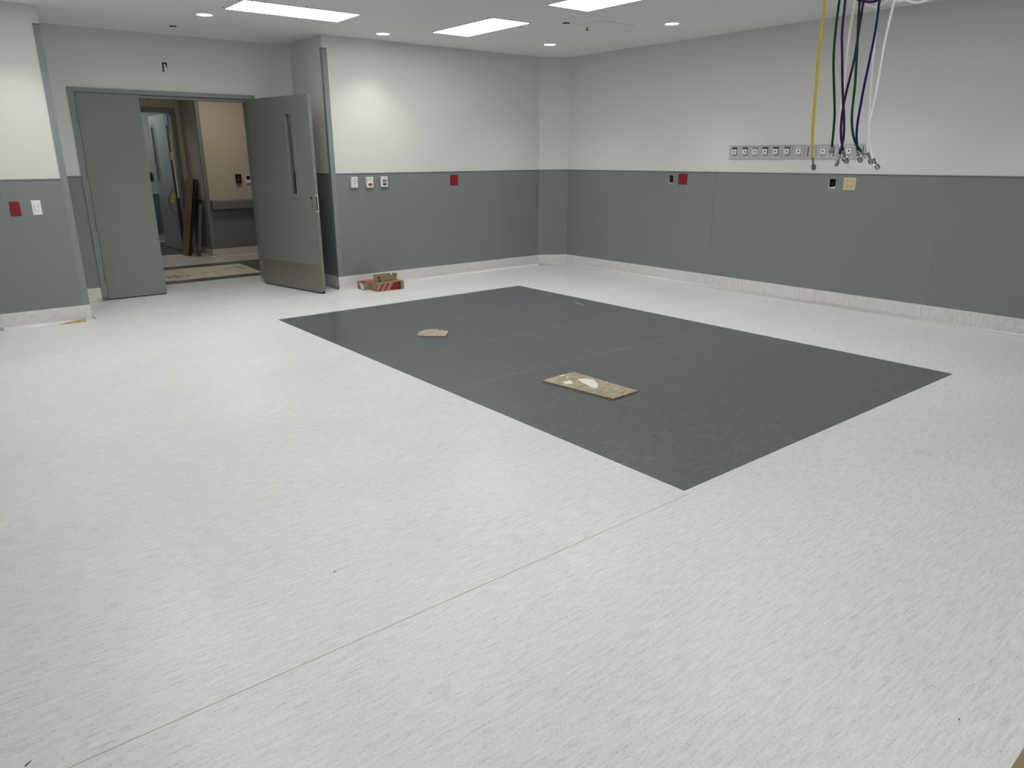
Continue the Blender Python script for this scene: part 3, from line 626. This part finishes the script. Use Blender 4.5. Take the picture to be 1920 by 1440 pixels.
# gas outlet row
GY = [5.080,4.947,4.820,4.695,4.573,4.444,4.314,4.183,4.055,3.914,3.777,3.660,3.556]
GZ0, GZ1 = 1.449, 1.584
gl = ['first from the room corner, dark label strip','second from the room corner, maroon label strip','third from the room corner, olive green label','fourth from the room corner, black label strip','fifth from the room corner, black label strip','sixth from the room corner, slate blue label strip','seventh from the room corner, no label strip',
      None,'ninth from the room corner, framed white square',None,'eleventh from the room corner, behind the purple hoses',None]
bl = {7:'grey slide plate with narrow slots behind the yellow hose',9:'grey slide plate with narrow slots behind the dark green hose',11:'grey slide plate at the near end of the gas outlet row'}
for i in range(12):
    ya_, yb_ = GY[i+1]+0.0012, GY[i]-0.0012; x = XR; D = 0.016; ym = (ya_+yb_)/2; slide = i in bl
    o = thing('slide_plate' if slide else 'gas_outlet', (x, ym, GZ0), bl[i] if slide else 'grey medical gas outlet on right wall, '+gl[i], 'slide plate' if slide else 'gas outlet', 'medical gas outlets in a wall row')
    e = 0.014
    V = [(x,ya_,GZ0),(x,yb_,GZ0),(x,yb_,GZ1),(x,ya_,GZ1),(x-D,ya_,GZ0),(x-D,yb_,GZ0),(x-D,yb_,GZ1),(x-D,ya_,GZ1),
         (x-D*0.45,ya_+e,GZ0+e),(x-D*0.45,yb_-e,GZ0+e),(x-D*0.45,yb_-e,GZ1-e),(x-D*0.45,ya_+e,GZ1-e)]
    F = [(0,1,2,3),(0,4,5,1),(1,5,6,2),(2,6,7,3),(3,7,4,0),(4,8,9,5),(5,9,10,6),(6,10,11,7),(7,11,8,4),(8,11,10,9)]
    MB().add(V, F).build('bezel', 'console', o)
    xf = x-D*0.45
    if slide:
        for k_, w in ((-0.026, 0.0045), (0.026, 0.006)):
            MB().box(xf-0.0025, xf-0.0002, ym+k_-w, ym+k_+w, GZ0+0.022, GZ1-0.02).build('slide_slot', 'slot', o)
        MB().box(xf-0.003, xf-0.0002, ym-0.016, ym+0.016, GZ0+0.020, GZ1-0.018).build('slide_rail', 'console', o)
        for zz in (GZ0+0.028, GZ1-0.026): MB().tube([(xf-0.003,ym-0.004,zz),(xf-0.0042,ym-0.004,zz)], 0.004, 8).build('screw', 'screw', o)
    else:
        big = i >= 6
        MB().box(xf-0.003, xf-0.0002, ym-0.030, ym+0.030, GZ0+0.030, GZ1-(0.040 if not big else 0.034)).build('socket_frame', 'console2', o)
        if not big: MB().box(xf-0.0055, xf-0.003, ym-0.0325, ym+0.022, GZ0+0.039, GZ1-0.044).build('socket_shadow', 'slot', o) if i != 2 else None  # dark plate paints the shadow right of and below the white square
        sq = MB().box(xf-0.008, xf-0.003, ym-0.025, ym+0.025, GZ0+0.046, GZ1-0.041).build('face_square', 'white', o)
        zc_ = (GZ0+0.050+GZ1-0.042)/2
        MB().tube([(xf-0.0075,ym,zc_),(xf-0.009,ym,zc_)], 0.0085, 12).build('port', 'black', sq)
        if not big:
            MB().box(xf-0.004, xf-0.0002, ym-0.034, ym+0.034, GZ1-0.034, GZ1-0.019).build('label_strip', ['black','maroon','olive','black','black','navylab'][i], o)
        else:
            for k_ in (-0.017, 0.017): MB().box(xf-0.002, xf-0.0002, ym+k_-0.010, ym+k_+0.010, GZ1-0.026, GZ1-0.021).build('label_mark', 'label', o)
        MB().box(xf-0.003, xf-0.0002, ym-0.026, ym+0.026, GZ0+0.018, GZ0+0.030).build('latch_strip', 'console2', o)

# ------------------------------------------------------------------ hanging gas hoses
HO = {
 'yellow':([(3.5316,2.0374,2.1754),(3.5308,2.0381,2.0616),(3.529,2.0395,1.9339),(3.5343,2.0352,1.8033),(3.5372,2.0329,1.6746),(3.5432,2.0281,1.5431),(3.55,2.0226,1.4699)],[(3.5533,2.02,1.4572),(3.5619,2.0131,1.4086)],'h_yellow','yellow gas hose hanging leftmost in the bundle',(3.66,1.98)),
 'green1':([(3.7919,2.1105,2.2155),(3.7907,2.1115,2.083),(3.7958,2.1074,1.9475),(3.8098,2.0962,1.8217),(3.8245,2.0843,1.7011),(3.8286,2.0811,1.6387),(3.8314,2.0788,1.5225)],[(3.8311,2.079,1.5145),(3.8291,2.0807,1.4905)],'h_green','dark green hose hanging next to the yellow one, short end',(3.78,2.03)),
 'purple1':([(3.6628,2.009,2.186),(3.6651,2.0072,2.0471),(3.6747,1.9994,1.9526),(3.6909,1.9864,1.8079),(3.7024,1.9772,1.7218),(3.7118,1.9697,1.6621),(3.7196,1.9634,1.574),(3.7172,1.9653,1.5257),(3.7118,1.9696,1.4795)],[(3.7111,1.9702,1.4718),(3.7029,1.9768,1.4279)],'h_purple','purple hose whose metal end swings to the left',(3.70,1.96)),
 'purple2':([(3.7694,1.9747,2.1884),(3.7659,1.9775,2.0527),(3.7624,1.9803,1.9331),(3.7505,1.9899,1.8112),(3.7436,1.9954,1.7368),(3.7417,1.997,1.6641),(3.7441,1.995,1.6032),(3.7528,1.988,1.5442),(3.7648,1.9784,1.4977)],[(3.7668,1.9767,1.4899),(3.7847,1.9624,1.4403)],'h_purple','purple hose crossing the other, metal end swinging right',(3.77,1.96)),
 'white1':([(3.7964,2.03,2.2042),(3.7913,2.0341,2.0976),(3.7902,2.0349,1.9891),(3.7935,2.0323,1.8164),(3.7907,2.0345,1.713),(3.7922,2.0333,1.6207),(3.802,2.0255,1.5453),(3.8146,2.0154,1.5059)],[(3.8175,2.013,1.498),(3.8332,2.0004,1.4503)],'h_white','white hose hanging behind the two purple hoses',(3.80,2.0)),
 'green2':([(3.6779,1.9456,2.1784),(3.6842,1.9405,2.064),(3.6915,1.9347,1.9591),(3.6999,1.9279,1.8042),(3.7018,1.9264,1.6897),(3.7068,1.9223,1.6303),(3.7182,1.9132,1.5728),(3.7355,1.8993,1.5274),(3.7598,1.8798,1.4943)],[(3.7621,1.8779,1.4918),(3.7831,1.8611,1.4713)],'h_green','green hose curving in front of the blue hose at its end',(3.70,1.93)),
 'blue':([(3.7996,1.9119,2.1872),(3.7994,1.9121,2.0479),(3.7924,1.9177,1.9293),(3.7845,1.9241,1.8083),(3.7798,1.9279,1.7072),(3.7774,1.9298,1.6322),(3.7795,1.9281,1.574),(3.7916,1.9184,1.4998)],[(3.7945,1.916,1.4921),(3.8101,1.9035,1.4454)],'h_blue','dark blue gas hose hanging among the bundle',(3.79,1.92)),
 'white2':([(3.8525,1.9464,2.1983),(3.8603,1.9401,2.0568),(3.8623,1.9386,1.9847),(3.869,1.9332,1.8133),(3.8745,1.9287,1.7257),(3.8771,1.9267,1.665),(3.8806,1.9239,1.5753),(3.8851,1.9203,1.5286),(3.8957,1.9117,1.4881)],[(3.8973,1.9104,1.4816),(3.913,1.8978,1.4368)],'h_white','white hose hanging just right of the blue hose',(3.85,1.93)),
 'white3':([(3.8255,1.8527,2.1815),(3.8145,1.8615,2.0549),(3.8087,1.8662,1.9493),(3.8049,1.8692,1.8055),(3.8002,1.873,1.72),(3.794,1.8779,1.6457),(3.7949,1.8773,1.6007),(3.8034,1.8704,1.5426),(3.8157,1.8605,1.4878),(3.8295,1.8495,1.4583)],[(3.8322,1.8473,1.4531),(3.8536,1.8301,1.4118)],'h_white','white hose hanging rightmost in the bundle',(3.83,1.88)),
}
def spline(P, n=6):
    P = [Vector(p) for p in P]; Q = [P[0]*2-P[1]]+P+[P[-1]*2-P[-2]]; out = []
    for i in range(1, len(Q)-2):
        a, b, c, d = Q[i-1], Q[i], Q[i+1], Q[i+2]
        for j in range(n):
            t = j/n; out.append(0.5*((2*b)+(c-a)*t+(2*a-5*b+4*c-d)*t*t+(3*b-a-3*c+d)*t**3))
    out.append(P[-1]); return out
CP = (3.77, 1.96)
hp = thing('hose_plate', (CP[0], CP[1], ZC), 'round white ceiling plate that the gas hoses hang from', 'ceiling plate')
MB().ring((CP[0],CP[1],ZC), [(0.0,-0.02),(0.24,-0.02),(0.25,-0.015),(0.25,0.0)], 40).build('plate', 'trim_white', hp)
MB().ring((CP[0],CP[1],ZC), [(0.0,-0.021),(0.19,-0.021)], 32).build('opening', 'black', hp)
for k_, (pts, ft, mat, label, top) in HO.items():
    p0 = Vector(pts[0]); d0 = (Vector(pts[0])-Vector(pts[1])).normalized()
    tp = [Vector((top[0], top[1], ZC-0.03)), Vector((top[0]*0.6+p0.x*0.4, top[1]*0.6+p0.y*0.4, 2.52)), p0+d0*0.14]
    o = thing('gas_hose', tuple(ft[1]), label, 'hose', 'hanging medical gas hoses')
    MB().tube(spline(tp+pts+[ft[0]]), 0.0058, 12).build('hose', mat, o, smooth=True)
    a, b = Vector(ft[0]), Vector(ft[1]); d = (b-a).normalized(); Lf = (b-a).length
    q = lambda t: tuple(a+d*(t*Lf))
    fo = MB().tube([q(-0.25),q(0.0),q(0.02),q(0.45)], [0.0072,0.0072,0.0058,0.0058], 12).build('ferrule', 'chrome', o)
    MB().tube([q(0.42),q(0.45),q(0.95),q(1.0)], [0.008,0.0112,0.0112,0.009], 6).build('hex_nut', 'chrome', o)
    MB().tube([q(1.0),q(1.08)], [0.0055,0.0055], 10).build('nipple', 'galv', o)
LOOPS = [('h_purple', [(3.65,1.945,2.70),(3.642,1.948,2.42),(3.6479,1.944,2.2018),(3.6625,1.9323,2.1748),(3.6947,1.9065,2.1667),(3.725,1.8821,2.1744),(3.7376,1.872,2.2014),(3.745,1.868,2.42),(3.73,1.89,2.70)], 0.0062, 'purple hose loop just dipping into view at the top'),
         ('h_white', [(3.86,2.08,2.70),(3.885,2.075,2.45),(3.8978,2.064,2.235),(3.9264,2.041,2.2012),(3.9549,2.0181,2.189),(3.9813,1.9969,2.1949),(4.0076,1.9758,2.2201),(4.0126,1.9718,2.2488),(4.0,1.975,2.46),(3.93,1.97,2.70)], 0.0042, 'thin white cable loop behind the blue hose at the top'),
         ('h_white', [(3.84,1.91,2.70),(3.855,1.903,2.42),(3.8639,1.8988,2.2203),(3.8812,1.8849,2.1925),(3.904,1.8666,2.1866),(3.9253,1.8494,2.1923),(3.9371,1.84,2.2107),(3.94,1.838,2.42),(3.89,1.87,2.70)], 0.0055, 'small white hose loop right of the hoses at the top'),
         ('h_white', [(3.83,1.86,2.70),(3.85,1.842,2.42),(3.8618,1.8363,2.2105),(3.8852,1.8176,2.1808),(3.92,1.7896,2.1715),(3.9562,1.7605,2.1827),(3.9724,1.7475,2.21),(3.965,1.76,2.42),(3.88,1.84,2.70)], 0.0062, 'wide white hose loop farthest right at the top')]
for mat, pts, r, label in LOOPS:
    o = MB().tube(spline(pts), r, 10).build('hose_loop', mat, loc=pts[4], smooth=True); tag(o, label, 'hose', 'looped hoses at the ceiling')

# ------------------------------------------------------------------ things on the floor
big = thing('strand_board_offcut', (3.34, 3.31, 0), 'large strand board offcut with white paint patches on the dark inlay', 'wood board')
Q = [(3.158,3.601),(3.466,3.616),(3.490,3.024),(3.244,3.017)]
MB().prism(Q[::-1], 0.0, 0.0105).build('board_edge', 'osbedge', big); MB().prism(Q[::-1], 0.0105, 0.012).build('board_face', 'osb', big)
def patch(poly, parent, z=0.012, jag=0.006, n=6, name='paint_patch'):
    out = []; N = len(poly); rr = random.Random(len(poly)*7+int(poly[0][0]*1000))
    for i in range(N):
        a, b = Vector(poly[i]), Vector(poly[(i+1)%N])
        for j in range(n):
            p = a.lerp(b, j/n); dd = (b-a).normalized(); nn = Vector((dd.y,-dd.x)); out.append(tuple(p+nn*rr.uniform(-jag, jag)))
    MB().prism(out[::-1], z, z+0.0012).build(name, 'patch', parent)
patch([(3.37,3.465),(3.419,3.436),(3.439,3.386),(3.386,3.299),(3.346,3.249),(3.31,3.237),(3.307,3.281),(3.331,3.388)], big)
patch([(3.236,3.477),(3.303,3.481),(3.287,3.435),(3.255,3.404),(3.221,3.436)], big)
patch([(3.318,3.606),(3.373,3.608),(3.366,3.592),(3.33,3.59)], big, jag=0.002); patch([(3.345,3.555),(3.358,3.548),(3.336,3.534),(3.330,3.54)], big, jag=0.002)
patch([(3.396,3.168),(3.404,3.164),(3.426,3.128),(3.42,3.128)], big, jag=0.001)
sm = thing('strand_board_offcut', (3.35, 5.27, 0), 'small five-sided strand board offcut on the far part of the dark inlay', 'wood board')
Q = [(3.196,5.274),(3.285,5.395),(3.391,5.425),(3.458,5.387),(3.488,5.235),(3.375,5.109)]
MB().prism(Q[::-1], 0.0, 0.0105).build('board_edge', 'osbedge', sm); MB().prism(Q[::-1], 0.0105, 0.012).build('board_face', 'osb', sm)
MB().prism([(3.465,5.25),(3.484,5.245),(3.486,5.232),(3.474,5.222),(3.460,5.235)], 0.012, 0.0128).build('paint_patch', 'patch', sm)
# wedge
o = MB().hexa([(0.862,7.842,0),(1.098,7.800,0),(1.107,7.838,0),(0.864,7.846,0),(0.862,7.842,0.004),(1.098,7.800,0.036),(1.107,7.838,0.036),(0.864,7.846,0.004)]).build('shim_wedge', 'shim', loc=(1.0,7.82,0))
tag(o, 'tapered pine shim lying against the base left of the alcove', 'wood wedge')
# cardboard boxes
def openbox(name, org, rot, L, Wd, H, label, t=0.004, liner='cardin'):
    c, s_ = math.cos(rot), math.sin(rot)
    xf = lambda p: (org[0]+c*p[0]-s_*p[1], org[1]+s_*p[0]+c*p[1], org[2]+p[2])
    o = thing(name, org, label, 'cardboard box', 'cardboard boxes by the back wall')
    for a in ((0,L,0,t),(0,L,Wd-t,Wd),(0,t,t,Wd-t),(L-t,L,t,Wd-t)): MB(xf).box(a[0],a[1],a[2],a[3],0,H).build('side_panel', 'cardboard', o)
    MB(xf).box(t,L-t,t,Wd-t,0,t).build('bottom_panel', liner, o)
    return o, xf
a_, xa = openbox('cardboard_box', (4.009,7.447,0.0), 0.0, 0.348, 0.165, 0.094, 'closed cardboard box with red diagonal stripes, nearest of the three')
MB(xa).box(0.0,0.348,0.0,0.165,0.094,0.097).build('lid', 'cardboard', a_)
H_ = 0.094
for u in (0.008, 0.075): MB(xa).extrude([(u,-0.0004,0.004),(u+0.022,-0.0004,0.004),(u+0.080,-0.0004,H_-0.006),(u+0.058,-0.0004,H_-0.006)], (0,0.0003,0)).build('printed_stripe', 'redprint', a_)
MB(xa).extrude([(0.150,-0.0004,0.004),(0.272,-0.0004,0.004),(0.272,-0.0004,H_),(0.212,-0.0004,H_)], (0,0.0003,0)).build('printed_block', 'redprint', a_)
MB(xa).box(0.272,0.305,-0.0005,-0.0001,0.0,H_).build('printed_band', 'black', a_); MB(xa).box(0.285,0.29,-0.0009,-0.0005,0.03,0.07).build('printed_mark', 'slot', a_)
b_, xb = openbox('cardboard_box', (3.940,7.640,0.0), 0.0, 0.34, 0.165, 0.090, 'open cardboard box with white end label and red liner, leftmost of the three', liner='cardred')
MB(xb).extrude([(-0.0005,0.012,0.010),(-0.0005,0.075,0.010),(-0.0005,0.10,0.040),(-0.0005,0.112,0.070),(-0.0005,0.112,0.078),(-0.0005,0.035,0.070),(-0.0005,0.012,0.045)], (0.0004,0,0)).build('paper_label', 'label', b_)
MB(xb).box(-0.001,-0.0005,0.078,0.098,0.052,0.058).build('printed_mark', 'black', b_)
MB(xb).hexa([(0.05,0.02,0.05),(0.30,0.02,0.05),(0.30,0.155,0.05),(0.05,0.155,0.05),(0.06,0.03,0.088),(0.29,0.03,0.088),(0.29,0.145,0.092),(0.06,0.145,0.092)]).build('packing_sheet', 'cardred', b_)
cg = thing('cardboard_box', (4.04,7.50,0.097), 'tipped open cardboard carton with black bars, on top of the other two', 'cardboard box', 'cardboard boxes by the back wall')
def xc(p): c, s_ = math.cos(0.0), math.sin(0.0); return (4.058+p[0], 7.505+p[1], 0.097+p[2])
t = 0.004
tilt = -0.018
MB(xc).hexa([(0,0,0),(0.21,0,0),(0.21,t,0),(0,t,0),(-0.025,-0.012,0.078),(0.190,-0.012,0.078),(0.190,-0.008,0.078),(-0.025,-0.008,0.078)]).build('side_panel', 'cardboard', cg)
MB(xc).hexa([(0,0.10,0),(0.21,0.10,0),(0.21,0.104,0),(0,0.104,0),(-0.01,0.11,0.078),(0.22,0.11,0.078),(0.22,0.114,0.078),(-0.01,0.114,0.078)]).build('side_panel', 'cardboard', cg)
MB(xc).box(0,0.24,0,0.104,0,t).build('bottom_panel', 'cardin', cg)
MB(xc).hexa([(-0.055,0.03,0.0),(0.0,0.0,0.0),(0.002,0.003,0.0),(-0.053,0.034,0.0),(-0.055,0.03,0.022),(-0.025,-0.012,0.078),(-0.023,-0.009,0.078),(-0.053,0.034,0.026)]).build('end_flap', 'cardboard', cg)
MB(xc).hexa([(0.236,0.0,0),(0.24,0.0,0),(0.24,0.104,0),(0.236,0.104,0),(0.244,-0.004,0.086),(0.248,-0.004,0.086),(0.248,0.108,0.080),(0.244,0.108,0.080)]).build('end_flap', 'cardin', cg)
for z0, z1 in ((0.006,0.030),(0.040,0.070)):
    g0 = lambda z: -0.025*z/0.078; gy = lambda z: -0.012*z/0.078-0.0006
    MB(xc).extrude([(g0(z0)+0.008,gy(z0),z0),(g0(z0)+0.030,gy(z0),z0),(g0(z1)+0.030,gy(z1),z1),(g0(z1)+0.008,gy(z1),z1)], (0,0.0004,0)).build('printed_bar', 'black', cg)
MB(xc).box(0.19,0.205,-0.0128,-0.0118,0.066,0.076).build('printed_mark', 'black', cg)
# near right corner: edge of a cardboard sheet
cs = MB().prism([(1.86,0.354),(2.6,0.38),(2.6,-0.3),(1.83,-0.3)], 0.0, 0.006).build('cardboard_sheet', 'cardboard', loc=(2.2,0.1,0)); tag(cs, 'brown cardboard sheet cut off by the bottom right corner', 'cardboard sheet')
# specks
for x, y, l_, a, mat, label in ((-0.034,1.942,0.010,0.6,'black','dark wood chip on pale floor at the lower left'), (0.979,2.282,0.007,0.3,'slot','grey crumb on pale floor left of the seam'), (1.975,0.507,0.004,0.2,'black','black crumb on pale floor near the lower right corner'), (1.879,0.648,0.016,-1.0,'label','white fibre on pale floor at the lower right')):
    c, s_ = math.cos(a), math.sin(a); w = 0.0015
    o = MB().hexa([(x-c*l_+s_*w,y-s_*l_-c*w,0),(x+c*l_+s_*w*.5,y+s_*l_-c*w*.5,0),(x+c*l_-s_*w*.5,y+s_*l_+c*w*.5,0),(x-c*l_-s_*w,y-s_*l_+c*w,0),(x-c*l_*.8,y-s_*l_*.8-w,0.002),(x+c*l_*.8,y+s_*l_*.8-w*.6,0.0015),(x+c*l_*.8,y+s_*l_*.8+w*.6,0.0015),(x-c*l_*.8,y-s_*l_*.8+w,0.002)]).build('debris_chip', mat, loc=(x,y,0))
    tag(o, label, 'debris')

# ------------------------------------------------------------------ corridor things
pb = thing('protection_board', (2.4,10.3,0), 'tan floor protection sheet with faded print in the corridor', 'floor sheet')
edge = [(1.0+2.55*i/24, 9.815+random.uniform(-0.012, 0.02)) for i in range(25)]
MB().prism(edge+[(3.608,10.838),(1.0,10.87)], 0.0, 0.004).build('sheet', 'floorboard', pb)
for x0, x1, y0, y1 in ((2.42,2.47,10.02,10.30),(2.50,2.58,10.02,10.30),(2.61,2.63,10.05,10.28),(2.66,2.70,10.05,10.20),(2.90,2.99,10.22,10.30),(3.05,3.08,10.18,10.32),(3.25,3.37,10.45,10.52),(3.42,3.45,10.30,10.62),(3.47,3.50,10.28,10.58),(3.52,3.54,10.26,10.50)):
    MB().box(x0, x1, y0, y1, 0.004, 0.0045).build('printed_mark', 'ink', pb)
al = thing('fire_alarm', (4.043,Y_CW,1.102), 'dark red alarm device on the corridor wall', 'alarm')
MB().box(4.004,4.087,Y_CW-0.045,Y_CW,1.105,1.242).build('housing', 'black', al, bevel=0.006); MB().box(4.018,4.073,Y_CW-0.052,Y_CW-0.045,1.125,1.205).build('lens', 'alarm', al)
MB().box(4.03,4.06,Y_CW-0.056,Y_CW-0.052,1.145,1.18).build('strobe', 'redprint', al)
th = thing('thermostat', (4.2,Y_CW,1.1), 'white thermostat with dark display on the corridor wall', 'thermostat')
MB().box(4.164,4.234,Y_CW-0.022,Y_CW,1.100,1.224).build('housing', 'white', th, bevel=0.005); MB().box(4.172,4.226,Y_CW-0.0235,Y_CW-0.022,1.158,1.214).build('display', 'black', th)
pk = thing('leaning_plank', (3.28,12.39,0), 'orange brown plank leaning in the corridor recess', 'plank')
MB().hexa([(3.262,12.28,0),(3.298,12.28,0),(3.298,12.51,0),(3.262,12.51,0),(3.462,12.20,1.17),(3.498,12.20,1.17),(3.498,12.48,1.175),(3.462,12.48,1.175)]).build('plank_body', 'plank', pk)
MB().hexa([(3.270,12.515,0.0),(3.300,12.515,0),(3.300,12.545,0),(3.270,12.545,0),(3.452,12.484,1.03),(3.482,12.484,1.03),(3.482,12.51,1.03),(3.452,12.51,1.03)]).build('edge_strip', 'plankdark', pk)
bs = MB().hexa([(3.303,12.20,0),(3.318,12.20,0),(3.318,12.50,0),(3.303,12.50,0),(3.505,12.07,1.165),(3.52,12.07,1.165),(3.52,12.47,1.17),(3.505,12.47,1.17)]).build('shade_sheet', 'blackshade', loc=(3.31,12.35,0))  # black sheet stands for the shadow on the recess side wall
tag(bs, 'black sheet put in as the shadow behind the plank in the corridor recess', 'sheet')
mstrip = thing('leaning_strip', (3.44,12.12,0), 'grey metal strip leaning beside the plank', 'metal strip')
MB().hexa([(3.40,12.13,0),(3.44,12.13,0),(3.44,12.17,0),(3.40,12.17,0),(3.48,11.99,0.80),(3.52,11.99,0.80),(3.52,12.03,0.80),(3.48,12.03,0.80)]).build('strip', 'frame', mstrip)
MB().hexa([(3.398,12.128,0),(3.442,12.128,0),(3.442,12.172,0),(3.398,12.172,0),(3.406,12.113,0.08),(3.450,12.113,0.08),(3.450,12.157,0.08),(3.406,12.157,0.08)]).build('strip_foot', 'wtrim', mstrip)
po = thing('leaning_pole', (3.33,12.5,0), 'white and black pole leaning by the far door frame', 'pole')
MB().tube([(3.345,12.572,0.88),(3.345,12.578,1.85)], 0.011, 10).build('white_shaft', 'h_white', po); MB().tube([(3.350,12.566,0.0),(3.345,12.572,0.88)], 0.011, 10).build('black_shaft', 'black', po)
tg = thing('hanging_tag', (3.24,12.5,0.8), 'yellow tag on a black cord loop by the far door', 'tag')
MB().hexa([(3.205,12.497,0.82),(3.255,12.497,0.825),(3.255,12.505,0.825),(3.205,12.505,0.82),(3.235,12.497,0.965),(3.285,12.497,0.955),(3.285,12.505,0.955),(3.235,12.505,0.965)]).build('tag_plate', 'yellow', tg)
MB().tube(spline([(3.32,12.51,1.06),(3.27,12.5,1.027),(3.225,12.495,0.976),(3.173,12.49,0.86),(3.185,12.49,0.77),(3.217,12.49,0.672),(3.297,12.485,0.611),(3.345,12.48,0.60)]), 0.004, 8).build('cord', 'black', tg, smooth=True)
wb = thing('card_reader', (3.5,14.75,1.1), 'black box on the far room wall behind the door leaf', 'wall device')
MB().box(3.475,3.522,14.72,14.75,1.10,1.24).build('housing', 'black', wb, bevel=0.004); MB().box(3.482,3.515,14.718,14.72,1.19,1.23).build('display', 'slot', wb)
